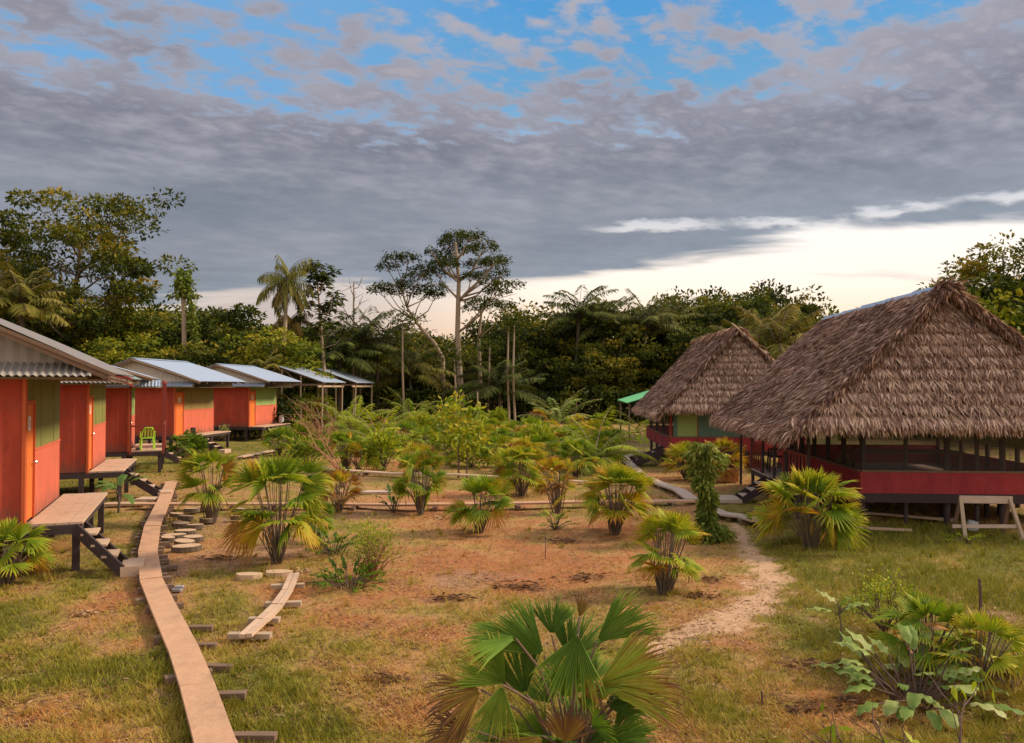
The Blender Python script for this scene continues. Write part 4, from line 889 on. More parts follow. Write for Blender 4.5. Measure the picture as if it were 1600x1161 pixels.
def pinnate(lb, st, base, az_, elv, length, droop, rng, nlf=26, lw=.035, ll=.28, tint=.4, rad=.02, side_droop=.4):
    o = np.array([math.cos(az_), math.sin(az_), 0]); pts = []; n = 9
    p = np.array(base, float); e = elv
    for i in range(n):
        pts.append(p.copy()); p = p + (o * math.cos(e) + np.array([0, 0, math.sin(e)])) * length / (n - 1); e -= droop / (n - 1)
    st.tube([Vector(q_) for q_ in pts], list(np.linspace(rad, rad * .25, n)), 4)
    pts = np.array(pts); f = np.linspace(.14, 1, nlf); fi = f * (n - 1); i0 = np.minimum(fi.astype(int), n - 2); fr = (fi - i0)[:, None]
    P = pts[i0] * (1 - fr) + pts[i0 + 1] * fr; Tn = nrm(pts[i0 + 1] - pts[i0]); sd_ = nrm(np.cross(Tn, np.array([0, 0, 1.0]) + 0 * Tn)); 
    lng = ll * np.sin(np.pi * np.clip(f * .86 + .1, 0, 1)) ** .6 * rng.uniform(.8, 1.15, nlf)
    for sg in (-1, 1):
        D = nrm(Tn * .55 + sd_ * sg * 1.0 + np.array([0, 0, -1]) * (side_droop * rng.uniform(.6, 1.5, (nlf, 1))) + rng.normal(0, .08, (nlf, 3)))
        w_ = nrm(np.cross(D, np.array([0, 0, 1.0]) + Tn * .3)) * lw / 2; L_ = lng[:, None]
        M1 = P + D * L_ * .5; tip = P + D * L_ + np.array([0, 0, -1]) * L_ * side_droop * .45
        lb.quads(np.stack([P - w_ * .5, M1 - w_, tip, M1 + w_], 1), tint + rng.uniform(-.12, .12, nlf) + .15 * f)
def paddle(lb, base, d, L, Wd, rng, droop=.6, tint=.4, fold=.3, n=9, tears=.0):
    d = unit(d); e = math.asin(max(-1, min(1, d[2]))); o = unit([d[0], d[1], 1e-6]); s = np.cross(o, [0, 0, 1.0]); s[2] = 0; s = unit(s)
    p = np.array(base, float); V = []; T = []; Fc = []
    for i in range(n):
        f = i / (n - 1); w_ = Wd / 2 * math.sin(math.pi * min(1, (f * .93 + .07))) ** .65 * (1 if f < .98 else .15)
        dr = np.array([0, 0, -1]) * w_ * fold; up = np.array([0, 0, 1.0]) * math.cos(e) - o * math.sin(e)
        wv = .02 * math.sin(f * 17 + L)
        V += [p - s * w_ + dr + up * wv, p, p + s * w_ + dr - up * wv]; T += [tint + rng.uniform(-.05, .05) + .1, tint - .08, tint + rng.uniform(-.05, .05) + .1]
        p = p + (o * math.cos(e) + np.array([0, 0, 1]) * math.sin(e)) * L / (n - 1); e -= droop / (n - 1)
        if i: k = 3 * i; Fc += [(k - 3, k - 2, k + 1, k), (k - 2, k - 1, k + 2, k + 1)]
    lb.raw(V, Fc, T)
def paddle_plant(name, loc, label, h, nl, L, Wd, seed, m='broad_leaf', tint=.45, cat='plant', group=None, elv=(35, 80), droop=(.5, 1.3), trunk=.04, stemh=.4, spread=.08, stemm='bark', rz=0):
    rng = np.random.default_rng(seed); t = empty(name, loc, rz); tag(t, label, cat, group); lb = LB(); st = MB()
    if trunk: st.tube([(0, 0, -.05), (0.02, 0, h * stemh * .5), (0, .02, h * stemh)], [trunk, trunk * .85, trunk * .6], 7)
    for i in range(nl):
        a = i * 2.4 + rng.uniform(-.4, .4); e = R(rng.uniform(*elv)); o = np.array([math.cos(a), math.sin(a), 0])
        b0 = np.array([0, 0, h * stemh * rng.uniform(.75, 1.0)]) if trunk else o * rng.uniform(0, spread); pet = (h - b0[2]) * rng.uniform(.35, .7)
        c = b0 + (o * math.cos(e) + np.array([0, 0, math.sin(e)])) * pet
        st.tube([b0, (b0 + c) / 2 + np.array([0, 0, .02]), c], [.011, .009, .006], 4)
        paddle(lb, c, o * math.cos(e * .8) + np.array([0, 0, math.sin(e * .8)]), L * rng.uniform(.75, 1.15), Wd * rng.uniform(.8, 1.15), rng, rng.uniform(*droop), tint + rng.uniform(-.2, .25))
    st.build('stem', stemm, t); lb.build('leaves', m, t, smooth=True); return t
def bush(name, loc, label, r, h, nl, ls, seed, m='bush_leaf', tint=.45, cat='bush', group=None, twigs=14, twm='dark_twig', shell=.55, lw=.45):
    rng = np.random.default_rng(seed); t = empty(name, loc, 0); tag(t, label, cat, group); st = MB(); tips = []
    for i in range(twigs):
        a = i * 2.4 + rng.uniform(-.5, .5); e = rng.uniform(.25, 1.4); o = np.array([math.cos(a) * math.cos(e) * r, math.sin(a) * math.cos(e) * r, math.sin(e) * h]) * rng.uniform(.65, .95)
        m_ = o * .5 + np.array([rng.normal(0, .05), rng.normal(0, .05), .12 * h]); st.tube([(0, 0, 0), m_, o], [.014 * h + .004, .008 * h + .003, .003], 4); tips += [o, (o + m_) / 2]
        for k in range(3):
            e_ = m_ + (o - m_) * rng.uniform(0, .7) ; e2 = e_ + rng.normal(0, .16, 3) * r + np.array([0, 0, .12 * h]); st.tube([e_, e2], [.006, .003], 3); tips.append(e2)
    tips = np.array(tips); c = tips[rng.integers(0, len(tips), nl)]; P = c + rng.normal(0, .13, (nl, 3)) * np.array([r, r, h * .7]) + np.array([0, 0, .02]); P[:, 2] = np.maximum(P[:, 2], .04)
    D = nrm(P - np.array([0, 0, h * .25])) + rng.normal(0, .5, (nl, 3)) + np.array([0, 0, .2]); lb = LB()
    lb.quads(leaf_quads(P, D, ls, ls * lw, rng, .5), tint + rng.uniform(-.3, .3, nl) + .25 * (P[:, 2] / h - .5)); st.build('twigs', twm, t); lb.build('foliage', m, t); return t

# ---------------------------------------------------------------- trees
def tree(name, loc, label, seed, h, crown_r, crown_base=.35, nl=6000, ls=.34, m='forest_leaf', flat=.6, tint=.4, limbs=9, trunk=.16, bark='bark', cat='tree', group=None, lean=(0, 0), clus=.9, sub=5, shape='round', fork=False, csize=None, squash=1.0):
    rng = np.random.default_rng(seed); t = empty(name, loc, 0); tag(t, label, cat, group); tm = MB(); tips = []
    top = np.array([lean[0], lean[1], h * .93]); pth = [np.array([0, 0, -.2])]
    for i in range(1, 6):
        f = i / 5; pth.append(top * np.array([f ** 1.3, f ** 1.3, f]) + np.array([rng.normal(0, .02 * h), rng.normal(0, .02 * h), 0]) * (0.5 if i < 5 else .3))
    rad = [trunk * (1.15 - .95 * i / 5) for i in range(6)]; tm.tube(pth, rad, 7)
    def on(f):
        x = min(f * 5, 4.999); i = int(x); return pth[i] * (1 - (x - i)) + pth[i + 1] * (x - i)
    for i in range(limbs):
        f = crown_base + (1 - crown_base) * ((i + .5) / limbs) * .93; a = i * 2.4 + rng.uniform(-.5, .5); b0 = on(max(.1, f - (.12 if shape != 'umbrella' else .3) * rng.uniform(.6, 1.2)))
        g = (f - crown_base) / (1 - crown_base)
        if shape == 'umbrella': rr = crown_r * rng.uniform(.45, 1) ; z = h * (crown_base + (1 - crown_base) * (g * .8 + .2 * (1 - (rr / crown_r) ** 2)))
        elif shape == 'cone': rr = crown_r * (1 - .8 * g) * rng.uniform(.7, 1); z = h * f
        else: rr = crown_r * math.sqrt(max(.06, 1 - (2 * g - .75) ** 2 / 1.6)) * rng.uniform(.7, 1.05); z = h * f
        e_ = np.array([math.cos(a) * rr + lean[0] * f, math.sin(a) * rr + lean[1] * f, min(z * rng.uniform(.96, 1.06), h)])
        md = b0 * .5 + e_ * .5 + np.array([rng.normal(0, .05 * h), rng.normal(0, .05 * h), (-.03 if shape == 'umbrella' else .01) * h])
        r0 = trunk * .42 * (1.1 - g * .6); tm.tube([b0, md, e_], [r0, r0 * .6, r0 * .22], 5); tips.append(e_)
        for k in range(sub):
            s0 = md + (e_ - md) * rng.uniform(-.3, .9); s1 = s0 + rng.normal(0, 1, 3) * crown_r * .30 * np.array([1, 1, .45]) + np.array([0, 0, .04 * h]); s1[2] = min(s1[2], h)
            tm.tube([s0, s1], [r0 * .3, r0 * .1], 4); tips.append(s1)
    tips = np.array(tips); nt_ = len(tips); wts = rng.uniform(.3, 1.7, nt_); ci = rng.choice(nt_, nl, p=wts / wts.sum())
    cs = csize or crown_r * .20; sc_ = rng.uniform(.6, 1.25, nt_)[ci][:, None] * cs
    u = nrm(rng.normal(0, 1, (nl, 3))) * rng.uniform(.25, 1, (nl, 1)) ** .5
    P = tips[ci] + u * sc_ * np.array([1.25, 1.25, (1 - flat) * 1.1 + .12])
    D = nrm(u + rng.normal(0, .45, (nl, 3)) + np.array([0, 0, .1])); cl = rng.uniform(-.22, .22, nt_)[ci]
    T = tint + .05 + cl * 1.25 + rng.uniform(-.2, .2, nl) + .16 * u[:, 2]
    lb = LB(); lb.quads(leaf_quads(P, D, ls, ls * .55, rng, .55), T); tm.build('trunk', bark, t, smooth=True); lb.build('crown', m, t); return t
def palm_tree(name, loc, label, seed, h, L, nf=16, trunk=.13, tint=.45, m='palm_leaf', elv=(-5, 80), droop=(.9, 1.6), ll=.75, lw=.07, nlf=30, bark='pale_bark', cat='palm', group=None, side=.5, skirt=0):
    rng = np.random.default_rng(seed); t = empty(name, loc, 0); tag(t, label, cat, group); lb = LB(); st = MB(); tr = MB()
    tr.tube([(0, 0, -.2), (.04 * h * rng.normal(), 0, h * .5), (0, 0, h)], [trunk * 1.25, trunk, trunk * .8], 8)
    for i in range(nf): pinnate(lb, st, (0, 0, h), i * 2.4 + rng.uniform(-.2, .2), R(elv[1] - (elv[1] - elv[0]) * (i / nf)) , L * rng.uniform(.85, 1.1), rng.uniform(*droop), rng, nlf, lw, ll, tint, .035, side)
    for i in range(skirt): pinnate(lb, st, (0, 0, h - .1), i * 2.1, R(-30), L * .8, 1.0, rng, nlf, lw, ll, .98, .03, .8)
    tr.build('trunk', bark, t, smooth=True); st.build('frond_ribs', 'bark', t); lb.build('fronds', m, t); return t

# ================================================================== YARD PLANTS
def gpt(x, y): return gz(G(x, y))
def hero_palm():
    base = np.array([0.42, 5.5, 0.0]); rng = np.random.default_rng(46)
    t = empty('fan_palm', base); tag(t, 'large fan-leaved palm at the bottom centre foreground, brown drooping outer fronds', 'fan palm', 'fan-leaved palm clumps in the yard')
    def frond(hub, d, Rr, spread, tint, droop, up, fold=.3, sp=.62, n=22):
        st = MB(); lf = LB(); hub = np.array(hub) - base; b0 = np.array([rng.normal(0, .05), rng.normal(0, .05), 0]); h2 = np.array([hub[0], hub[1], 0])
        st.tube([b0, b0 * .6 + h2 * .18 + np.array([0, 0, hub[2] * .45]), h2 * .6 + np.array([0, 0, hub[2] * .85]), hub], [.014, .011, .009, .007], 5)
        fan_blade(lf, hub, d, up, Rr, rng, n, spread, droop, tint, fold, sp, .26)
        st.build('petiole', 'bark' if tint > .6 else 'bush_leaf' if False else 'brown_wood', t); lf.build('frond', 'fore_leaf', t)
    # (hub px, py, depth), (direction right, away, up), length m, half-spread, tint, droop, facing vector
    for (px, py, Y), d, Rr, spr, ti, dr, up in [
        ((862, 992, 5.7), (.10, .35, 1), .33, .75, .22, .02, (-.1, -1, .3)),
        ((850, 1024, 5.5), (-.75, .1, .80), .56, .62, .26, .10, (.3, -1, .5)),
        ((806, 998, 5.45), (-1, -.15, .12), .42, .80, .34, .12, (0, -.5, 1)),
        ((903, 992, 5.15), (-.12, -.35, -1.0), .46, .72, .24, .02, (.1, -1, .35)),
        ((932, 1003, 5.5), (.85, .1, .68), .54, .50, .28, .10, (-.3, -1, .6)),
        ((936, 1070, 5.3), (.92, -.1, .38), .62, .72, .72, .14, (-.2, -1, .5)),
        ((960, 1090, 5.5), (1, .2, .05), .56, .5, .62, .12, (-.1, -.8, .9)),
        ((790, 1068, 5.4), (-.72, -.1, .66), .44, .75, .48, .08, (.2, -1, .4)),
        ((752, 1078, 5.35), (-.95, -.2, -.25), .42, .85, .80, .20, (.1, -1, .6)),
        ((785, 1070, 5.0), (-.25, -.3, -1), .36, .60, .50, .05, (0, -1, .2)),
        ((822, 1085, 5.5), (-.4, .1, 1), .46, .75, .16, .02, (.1, -1, .1)),
        ((884, 1160, 5.1), (.12, -.1, 1), .30, 1.0, .86, .06, (0, -1, .2)),
        ((945, 1160, 5.2), (.9, -.2, .42), .42, .45, .25, .15, (-.1, -1, .5)),
        ((848, 1150, 4.95), (-.5, -.3, -.2), .40, .7, .84, .2, (0, -1, .6)),
        ((735, 1140, 5.3), (-.8, -.2, .1), .36, .8, .88, .2, (0, -1, .6)),
        ((890, 1030, 5.8), (.3, .5, .9), .45, .8, .14, .05, (0, -1, .4)),
        ((880, 1090, 5.4), (.25, -.2, .9), .36, .8, .30, .05, (0, -1, .3)),
        ((905, 965, 5.75), (.35, .3, .5), .20, .5, .84, .02, (0, -1, .3))]:
        frond(AT(px, py, Y), np.array(d, float) + rng.normal(0, .05, 3), Rr, spr, ti, dr, np.array(up, float) + rng.normal(0, .12, 3))
    for i in range(18):          # crowded young leaves in the heart of the clump
        a = rng.uniform(0, 6.28); r_ = rng.uniform(.04, .30); z = rng.uniform(.45, 1.12); o = np.array([math.cos(a), math.sin(a), 0])
        frond(base + o * r_ + np.array([0, .06, z]), o * .8 + np.array([0, 0, rng.uniform(.1, 1.2)]), rng.uniform(.30, .42), rng.uniform(.45, .85), rng.choice([.12, .2, .3, .42, .8]), rng.uniform(.02, .2), np.array([0, -.8, .6]) + rng.normal(0, .5, 3), n=18)
    for i in range(16):          # the far side and the skirt
        a = rng.uniform(.1, 3.0) if i < 9 else rng.uniform(3.3, 6.1); r_ = rng.uniform(.2, .42); z = rng.uniform(.5, 1.05) if i < 9 else rng.uniform(.3, .6)
        o = np.array([math.cos(a), math.sin(a), 0]); frond(base + o * r_ + np.array([0, 0, z]), o + np.array([0, 0, rng.uniform(-.4, .6)]), rng.uniform(.34, .46), rng.uniform(.6, .95), rng.uniform(.15, .5) if i < 9 else rng.uniform(.6, .95), rng.uniform(.05, .25), np.array([0, 0, 1.0]) - o * .3 + rng.normal(0, .3, 3), n=18)
hero_palm()
big = [((435, 880), 1.92, 1.80, 30, 'tall fan palm with yellow tips just above the curved pair of planks', .20, .50, 1),
 ((330, 815), 1.75, 1.35, 24, 'fan palm with dark green top between the log slices and the crossing plank walk', .16, .40, 2),
 ((658, 803), 1.66, 1.35, 34, 'round bushy fan palm standing right on the middle plank walk, brown skirt under yellow-green top', .22, .45, 3),
 ((750, 832), 1.22, 1.40, 26, 'low fan palm with leaning stems in front of the middle plank walk', .15, .35, 4),
 ((962, 832), 1.50, 1.50, 36, 'dense round fan palm at the right end of the middle plank walk', .20, .5, 5),
 ((1038, 925), 1.28, 1.15, 30, 'upright narrow fan palm beside the pinkish foot path', .25, .35, 6),
 ((1268, 856), 1.52, 2.0, 38, 'wide multi-stemmed fan palm in front of the big thatched hall', .28, .45, 7),
 ((12, 912), 1.02, 1.25, 20, 'bright green fan palm at the left edge below the nearest cabin', .15, .15, 8),
 ((872, 800), 1.45, 1.05, 24, 'thin yellow fan palm left of the dense round one', .50, .40, 9),
 ((1072, 748), 1.30, 1.8, 26, 'yellow-green palm clump left of the near hall side deck', .36, .3, 10),
 ((1125, 750), 1.45, 1.6, 26, 'yellow-green palm clump touching the side deck of the near hall', .38, .3, 11),
 ((1448, 1048), .86, 1.35, 22, 'low light green fan palm behind the pale broad-leaved plant at lower right', .28, .15, 12),
 ((1530, 1072), .78, 1.2, 18, 'low light green fan palm near the right edge beside the pale broad-leaved plant', .34, .2, 13),
 ((540, 735), 1.55, 1.3, 24, 'dark fan palm behind the far plank walk left of the yard', .12, .3, 14),
 ((815, 772), 1.5, 1.5, 28, 'mid-yard fan palm right of the two-stemmed young tree', .18, .35, 15),
 ((436, 712), 1.3, 1.5, 22, 'dark green fan palm beside the short plank walk near the farthest cabin', .10, .25, 16),
 ((285, 722), 1.2, 1.3, 20, 'dark low fan palm beside the steps of the fourth cabin', .05, .15, 17),
 ((700, 725), 1.3, 1.6, 22, 'fan palm right behind the round bushy one', .2, .3, 18),
 ((900, 745), 1.4, 1.4, 24, 'fan palm behind the thin yellow one', .16, .35, 19),
 ((490, 848), .9, .8, 14, 'small fan palm hidden behind the tall yellow-tipped one', .1, .2, 20),
 ((530, 800), 1.05, 1.1, 20, 'orange-fringed fan palm at the right of the tall yellow-tipped one', .45, .6, 22)]
for (p, h, w, nl, s, ti, ye, sd_) in big: fan_palm('fan_palm', gpt(*p), s, h, w, int(nl * 1.45), sd_, 15, 'fan_leaf', ti, ye)
# distant rows of the same palms
protos = [fan_palm('fan_palm', gpt(*p), s, 1.35, 1.7, 22, 60 + i, 11, 'fan_leaf', ti, .35) for i, (p, s, ti) in enumerate([((600, 722), 'first small yard palm beyond the far plank walk, left of the young tree', .12), ((660, 712), 'yard palm above the far plank walk near the short planks', .25), ((770, 690), 'yard palm in the far middle near the upright pole', .08), ((830, 705), 'yellowing yard palm in the far middle', .42)])]
far = [(500, 712), (575, 700), (620, 690), (650, 684), (690, 690), (725, 682), (760, 708), (795, 696), (800, 680), (845, 682), (870, 690), (880, 712), (855, 728), (925, 700), (945, 715), (780, 730), (480, 690), (545, 688), (610, 676), (700, 672), (905, 676), (845, 668), (770, 668), (650, 738), (740, 700), (590, 712)]
far += [(515, 668), (535, 705), (565, 682), (585, 668), (605, 700), (632, 700), (640, 680), (668, 698), (668, 676), (705, 700), (715, 715), (735, 690), (750, 676), (785, 712), (812, 712), (830, 690), (858, 702), (862, 680), (890, 715), (895, 700), (915, 685), (940, 690), (960, 708), (935, 672), (820, 735), (835, 758), (560, 735), (470, 672), (780, 682), (725, 668)]
rnd = random.Random(12)
LM = [(520, 'left part of the far yard by the reddish twig shrub'), (600, 'far yard under the arching feather palms'), (680, 'far yard behind the round bushy fan palm'), (760, 'far yard around the two-stemmed young tree'), (840, 'far yard below the pale banana plant'), (2000, 'far yard left of the thatched halls')]
cnt = {}
ordn0 = 0
ordn = ['nearest', 'second nearest', 'third nearest', 'fourth nearest', 'fifth nearest', 'sixth nearest', 'seventh nearest', 'eighth nearest']
for p in sorted(far, key=lambda q_: -q_[1]):
    c = copy_tree(protos[rnd.randrange(4)]); c.location = gpt(*p); c.rotation_euler = (0, 0, rnd.uniform(0, 6)); s_ = rnd.uniform(.75, 1.15); c.scale = (s_, s_, s_ * rnd.uniform(.85, 1.1))
    z = next(t_ for x, t_ in LM if p[0] < x); cnt[z] = cnt.get(z, 0) + 1; lab(c, '%s small palm, %s' % ((ordn + ['ninth nearest', 'tenth nearest', 'eleventh nearest', 'twelfth nearest', 'thirteenth nearest', 'fourteenth nearest', 'fifteenth nearest', 'sixteenth nearest', 'seventeenth nearest'])[cnt[z] - 1], z))
# arching feather-leaf palms (young) in the middle left and by the hall
def young(loc, s, h, nf, L, seed, tint=.5, m='bush_leaf', cat='young palm', elv=(15, 80), group='young feather palms in the far yard', dr=(.9, 1.5)):
    rng = np.random.default_rng(seed); t = empty('young_palm', loc, rng.uniform(0, 6)); tag(t, s, cat, group); lb = LB(); st = MB()
    for i in range(nf): pinnate(lb, st, (0, 0, h * .12), i * 2.4 + rng.uniform(-.3, .3), R(elv[1] - (elv[1] - elv[0]) * (i / nf)), L * rng.uniform(.8, 1.1), rng.uniform(*dr), rng, 22, .085, .50, tint + rng.uniform(-.12, .12), .02, .35)
    st.build('frond_ribs', 'pale_wood', t); lb.build('fronds', m, t); return t
young(gpt(548, 690), 'large arching feather palm in front of the reddish twig shrub', 2.4, 18, 3.2, 31, .5)
young(gpt(590, 706), 'yellow-green feather palm right of the largest arching one', 2.2, 16, 2.7, 32, .6)
young(gpt(640, 668), 'tall feather palm before the dark forest, left of the two-stemmed tree', 2.6, 18, 3.4, 33, .42)
young(gpt(700, 672), 'feather palm before the forest right behind the two-stemmed young tree', 2.4, 16, 3.0, 34, .45)
young(gpt(525, 672), 'feather palm under the roof frames left of the red flower', 2.2, 15, 2.8, 35, .52)
young(gpt(930, 735), 'big arching feather palm left of the far hall steps', 2.3, 18, 2.6, 36, .48, elv=(5, 82))
young(gpt(872, 672), 'pale feather palm at the forest edge right of the pale banana plant', 3.0, 16, 3.6, 37, .55, 'broad_leaf')
young(gpt(1000, 690), 'feather palm with one frond bending over the far hall steps', 1.8, 7, 2.2, 38, .6)
young(gpt(805, 655), 'dark feather palm at the forest edge behind the pale banana plant', 3.0, 15, 3.6, 39, .2)
# banana and broad-leaved plants
paddle_plant('banana_plant', gpt(185, 800), 'small banana plant with drooping leaves between the first two cabins', .95, 8, .75, .22, 50, 'broad_leaf', .35, 'banana plant', elv=(15, 75), droop=(.6, 1.8), trunk=.035, stemh=.5)
paddle_plant('banana_plant', gpt(775, 660), 'pale grey-green banana plant at the forest edge behind the upright pole', 3.4, 10, 2.0, .55, 51, 'broad_leaf', .30, 'banana plant', elv=(25, 85), droop=(.6, 1.8), trunk=.14, stemh=.4)
paddle_plant('broadleaf_plant', gpt(1432, 1092), 'pale broad-leaved plant with thin stems at the lower right', .85, 36, .33, .13, 52, 'broad_leaf', .62, 'leafy plant', elv=(12, 72), droop=(.5, 1.6), trunk=0, spread=.22, stemh=.1, stemm='dark_twig')
paddle_plant('broadleaf_plant', gpt(1400, 1075), 'second pale leafy clump just left of the low fan palm at lower right', .62, 20, .28, .11, 57, 'broad_leaf', .6, 'leafy plant', elv=(10, 60), droop=(.5, 1.4), trunk=0, spread=.2, stemh=.1, stemm='dark_twig')
paddle_plant('seedling', gpt(1312, 1010), 'thin seedling with three narrow leaves left of the pale broad-leaved plant', .60, 5, .34, .09, 53, 'broad_leaf', .5, 'seedling', elv=(10, 60), droop=(.4, 1.2), trunk=.012, stemh=.8)
paddle_plant('broadleaf_plant', gpt(545, 915), 'dark green low leafy plant right of the curved pair of planks', .42, 46, .30, .07, 54, 'bush_leaf', .25, 'leafy plant', elv=(10, 75), droop=(.3, 1.1), trunk=0, spread=.28, stemh=.1)
paddle_plant('broadleaf_plant', gpt(520, 862), 'dark green leafy clump just left of the wispy shrub', .5, 36, .26, .07, 55, 'bush_leaf', .3, 'leafy plant', elv=(20, 80), droop=(.3, 1.1), trunk=0, spread=.2, stemh=.1)
paddle_plant('broadleaf_plant', gpt(868, 828), 'little green plant in the dry grass below the thin yellow fan palm', .5, 18, .2, .06, 56, 'bush_leaf', .4, 'leafy plant', elv=(20, 80), droop=(.3, 1.1), trunk=0, spread=.05, stemh=.3)
paddle_plant('broadleaf_plant', gpt(533, 762), 'small upright broad-leaved plant behind the left end of the middle plank walk', .8, 16, .35, .12, 58, 'bush_leaf', .45, 'leafy plant', elv=(35, 85), droop=(.3, 1.1), trunk=0, spread=.1)
paddle_plant('broadleaf_plant', gpt(615, 798), 'small dark plant left of the round bushy fan palm', .75, 14, .28, .09, 59, 'broad_leaf', .15, 'leafy plant', elv=(35, 85), droop=(.3, 1.3), trunk=0, spread=.08)
paddle_plant('broadleaf_plant', gpt(1190, 818), 'low light green leafy plant at the left foot of the wide fan palm', .40, 22, .3, .11, 61, 'bush_leaf', .5, 'leafy plant', elv=(10, 60), droop=(.3, 1.3), trunk=0, spread=.2)
paddle_plant('broadleaf_plant', gpt(1508, 846), 'tiny bright plant in the grass before the wooden trestle', .28, 10, .22, .07, 62, 'bush_leaf', .6, 'leafy plant', elv=(10, 60), droop=(.3, 1.0), trunk=0, spread=.1)
paddle_plant('broadleaf_plant', gpt(1590, 1070), 'light green leafy plant cut by the right edge of the picture', .62, 14, .4, .16, 63, 'bush_leaf', .6, 'leafy plant', elv=(10, 70), droop=(.4, 1.3), trunk=0, spread=.15)
bush('shrub', gpt(582, 905), 'wispy bare-stemmed shrub with tiny yellow-green leaves beside the orange dry grass', .72, .92, 1500, .05, 70, 'bush_leaf', .62, twigs=30, twm='twig')
bush('shrub', gpt(1382, 985), 'airy light green shrub behind the seedling at right', .55, .75, 900, .05, 71, 'bush_leaf', .6, twigs=16)
bush('shrub', gpt(1318, 768), 'pale flowering shrub between the wide fan palm and the hall wall', .4, 1.3, 900, .10, 72, 'broad_leaf', .75, twigs=10)
bush('shrub', gpt(300, 712), 'dark leafy shrub left of the fourth cabin steps', .7, 1.0, 1400, .16, 73, 'bush_leaf', .25)
bush('shrub', gpt(820, 655), 'bright green rounded shrub at the forest edge left of the pale feather palm', 1.7, 3.6, 2600, .40, 74, 'bush_leaf', .6, twigs=14)
bush('shrub', gpt(800, 742), 'light green shrub in the mid yard beside the banana-like sprout', .8, 1.0, 900, .14, 75, 'bush_leaf', .55)
bush('shrub', gpt(468, 690), 'green shrub at the foot of the reddish twigs', .9, 1.2, 1200, .16, 76, 'bush_leaf', .45)
bush('shrub', gpt(350, 690), 'small yellowish shrub at the corner of the farthest cabin', .4, .9, 500, .10, 77, 'broad_leaf', .7)
# reddish bare twig shrubs
def twigs(loc, s, h, r, n, seed, m='twig', lean=(0, 0), leaves=0, name='twig_shrub', thick=.012, nb=5):
    rng = np.random.default_rng(seed); t = empty(name, loc); tag(t, s, 'bare shrub'); st = MB(); tips = []
    for i in range(n):
        a = rng.uniform(0, 6.28); e = np.array([math.cos(a) * r * rng.uniform(.3, 1) + lean[0], math.sin(a) * r * rng.uniform(.3, 1) + lean[1], h * rng.uniform(.6, 1)]); p = np.array([rng.normal(0, .05), rng.normal(0, .05), 0.]); pts = [p]
        for k in range(1, 5): pts.append(p + (e - p) * k / 4 + rng.normal(0, .045, 3) * h * (k < 4) + np.array([0, 0, .06 * h * math.sin(math.pi * k / 4)]))
        st.tube(pts, [thick, thick * .85, thick * .7, thick * .5, thick * .25], 5)
        for k in range(nb):
            f = rng.uniform(.3, .95) * 4; i0 = int(f); b0 = pts[i0] + (pts[min(i0 + 1, 4)] - pts[i0]) * (f - i0); b1 = b0 + (e - p) * rng.uniform(.1, .3) + rng.normal(0, .13, 3) * h; mm = (b0 + b1) / 2 + rng.normal(0, .02, 3) * h; st.tube([b0, mm, b1], [thick * .45, thick * .35, thick * .15], 4); tips.append(b1)
    st.build('branches', m, t)
    if leaves: 
        tips = np.array(tips); P = tips[rng.integers(0, len(tips), leaves)] + rng.normal(0, .03, (leaves, 3)); lb = LB(); lb.quads(leaf_quads(P, rng.normal(0, 1, (leaves, 3)) - np.array([0, 0, .4]), .12, .05, rng, .4), rng.uniform(.3, .8, leaves)); lb.build('foliage', 'bush_leaf', t)
    return t
twigs(gpt(520, 715), 'reddish bare twig shrub left of the feather palms', 2.6, 1.2, 10, 80, thick=.022, lean=(-1.0, 0))
twigs(gpt(540, 762), 'slender leaning reddish twigs rising from the yard left of the round palm', 2.4, .7, 5, 81, thick=.022, lean=(-1.3, .3))
twigs(Vector((3.05, 5.3, 0)), 'forked bare dark branches at the bottom right corner of the picture', .95, .75, 7, 82, 'dark_twig', lean=(.35, .15), thick=.013, leaves=26)
twigs(Vector((2.75, 5.65, 0)), 'thin bare branches in front of the pale broad-leaved plant', .75, .5, 5, 83, 'dark_twig', lean=(-.35, .1), thick=.011, leaves=10)
twigs(gpt(905, 800), 'two dry stems beside the dense round fan palm', .6, .2, 2, 84, thick=.01)
# vine covered post
rng = np.random.default_rng(90); t = empty('vine_post', gpt(1103, 845)); tag(t, 'vine-covered post beside the foot path in front of the near hall', 'vine post')
MB().tube([(0, 0, -.1), (-.03, 0, 1.0), (0.0, 0, 1.9)], [.05, .045, .04], 8).build('post', 'dark_wood', t)
N = 2600; z = rng.uniform(0, 1, N); zz_ = z * 2.0; rad = .09 + .11 * np.clip((zz_ - .7) / .8, 0, 1) * np.clip((2.15 - zz_) / .3, 0, 1) + .22 * np.clip((.45 - zz_) / .45, 0, 1); a = rng.uniform(0, 6.28, N); r_ = rad * rng.uniform(.4, 1.35, N) * (1 + .40 * np.sin(a * 2 + zz_ * 5) + .35 * np.sin(zz_ * 9 + a))
P = np.stack([np.cos(a) * r_ + .06 * np.clip((.6 - zz_), 0, 1) + .05 * np.sin(zz_ * 3), np.sin(a) * r_, zz_ + .03], 1); lb = LB(); lb.quads(leaf_quads(P, np.stack([np.cos(a), np.sin(a), -.9 + rng.normal(0, .5, N)], 1), .12, .065, rng, .4), .38 + rng.uniform(-.35, .45, N) + .15 * z); lb.build('vine', 'vine_leaf', t)
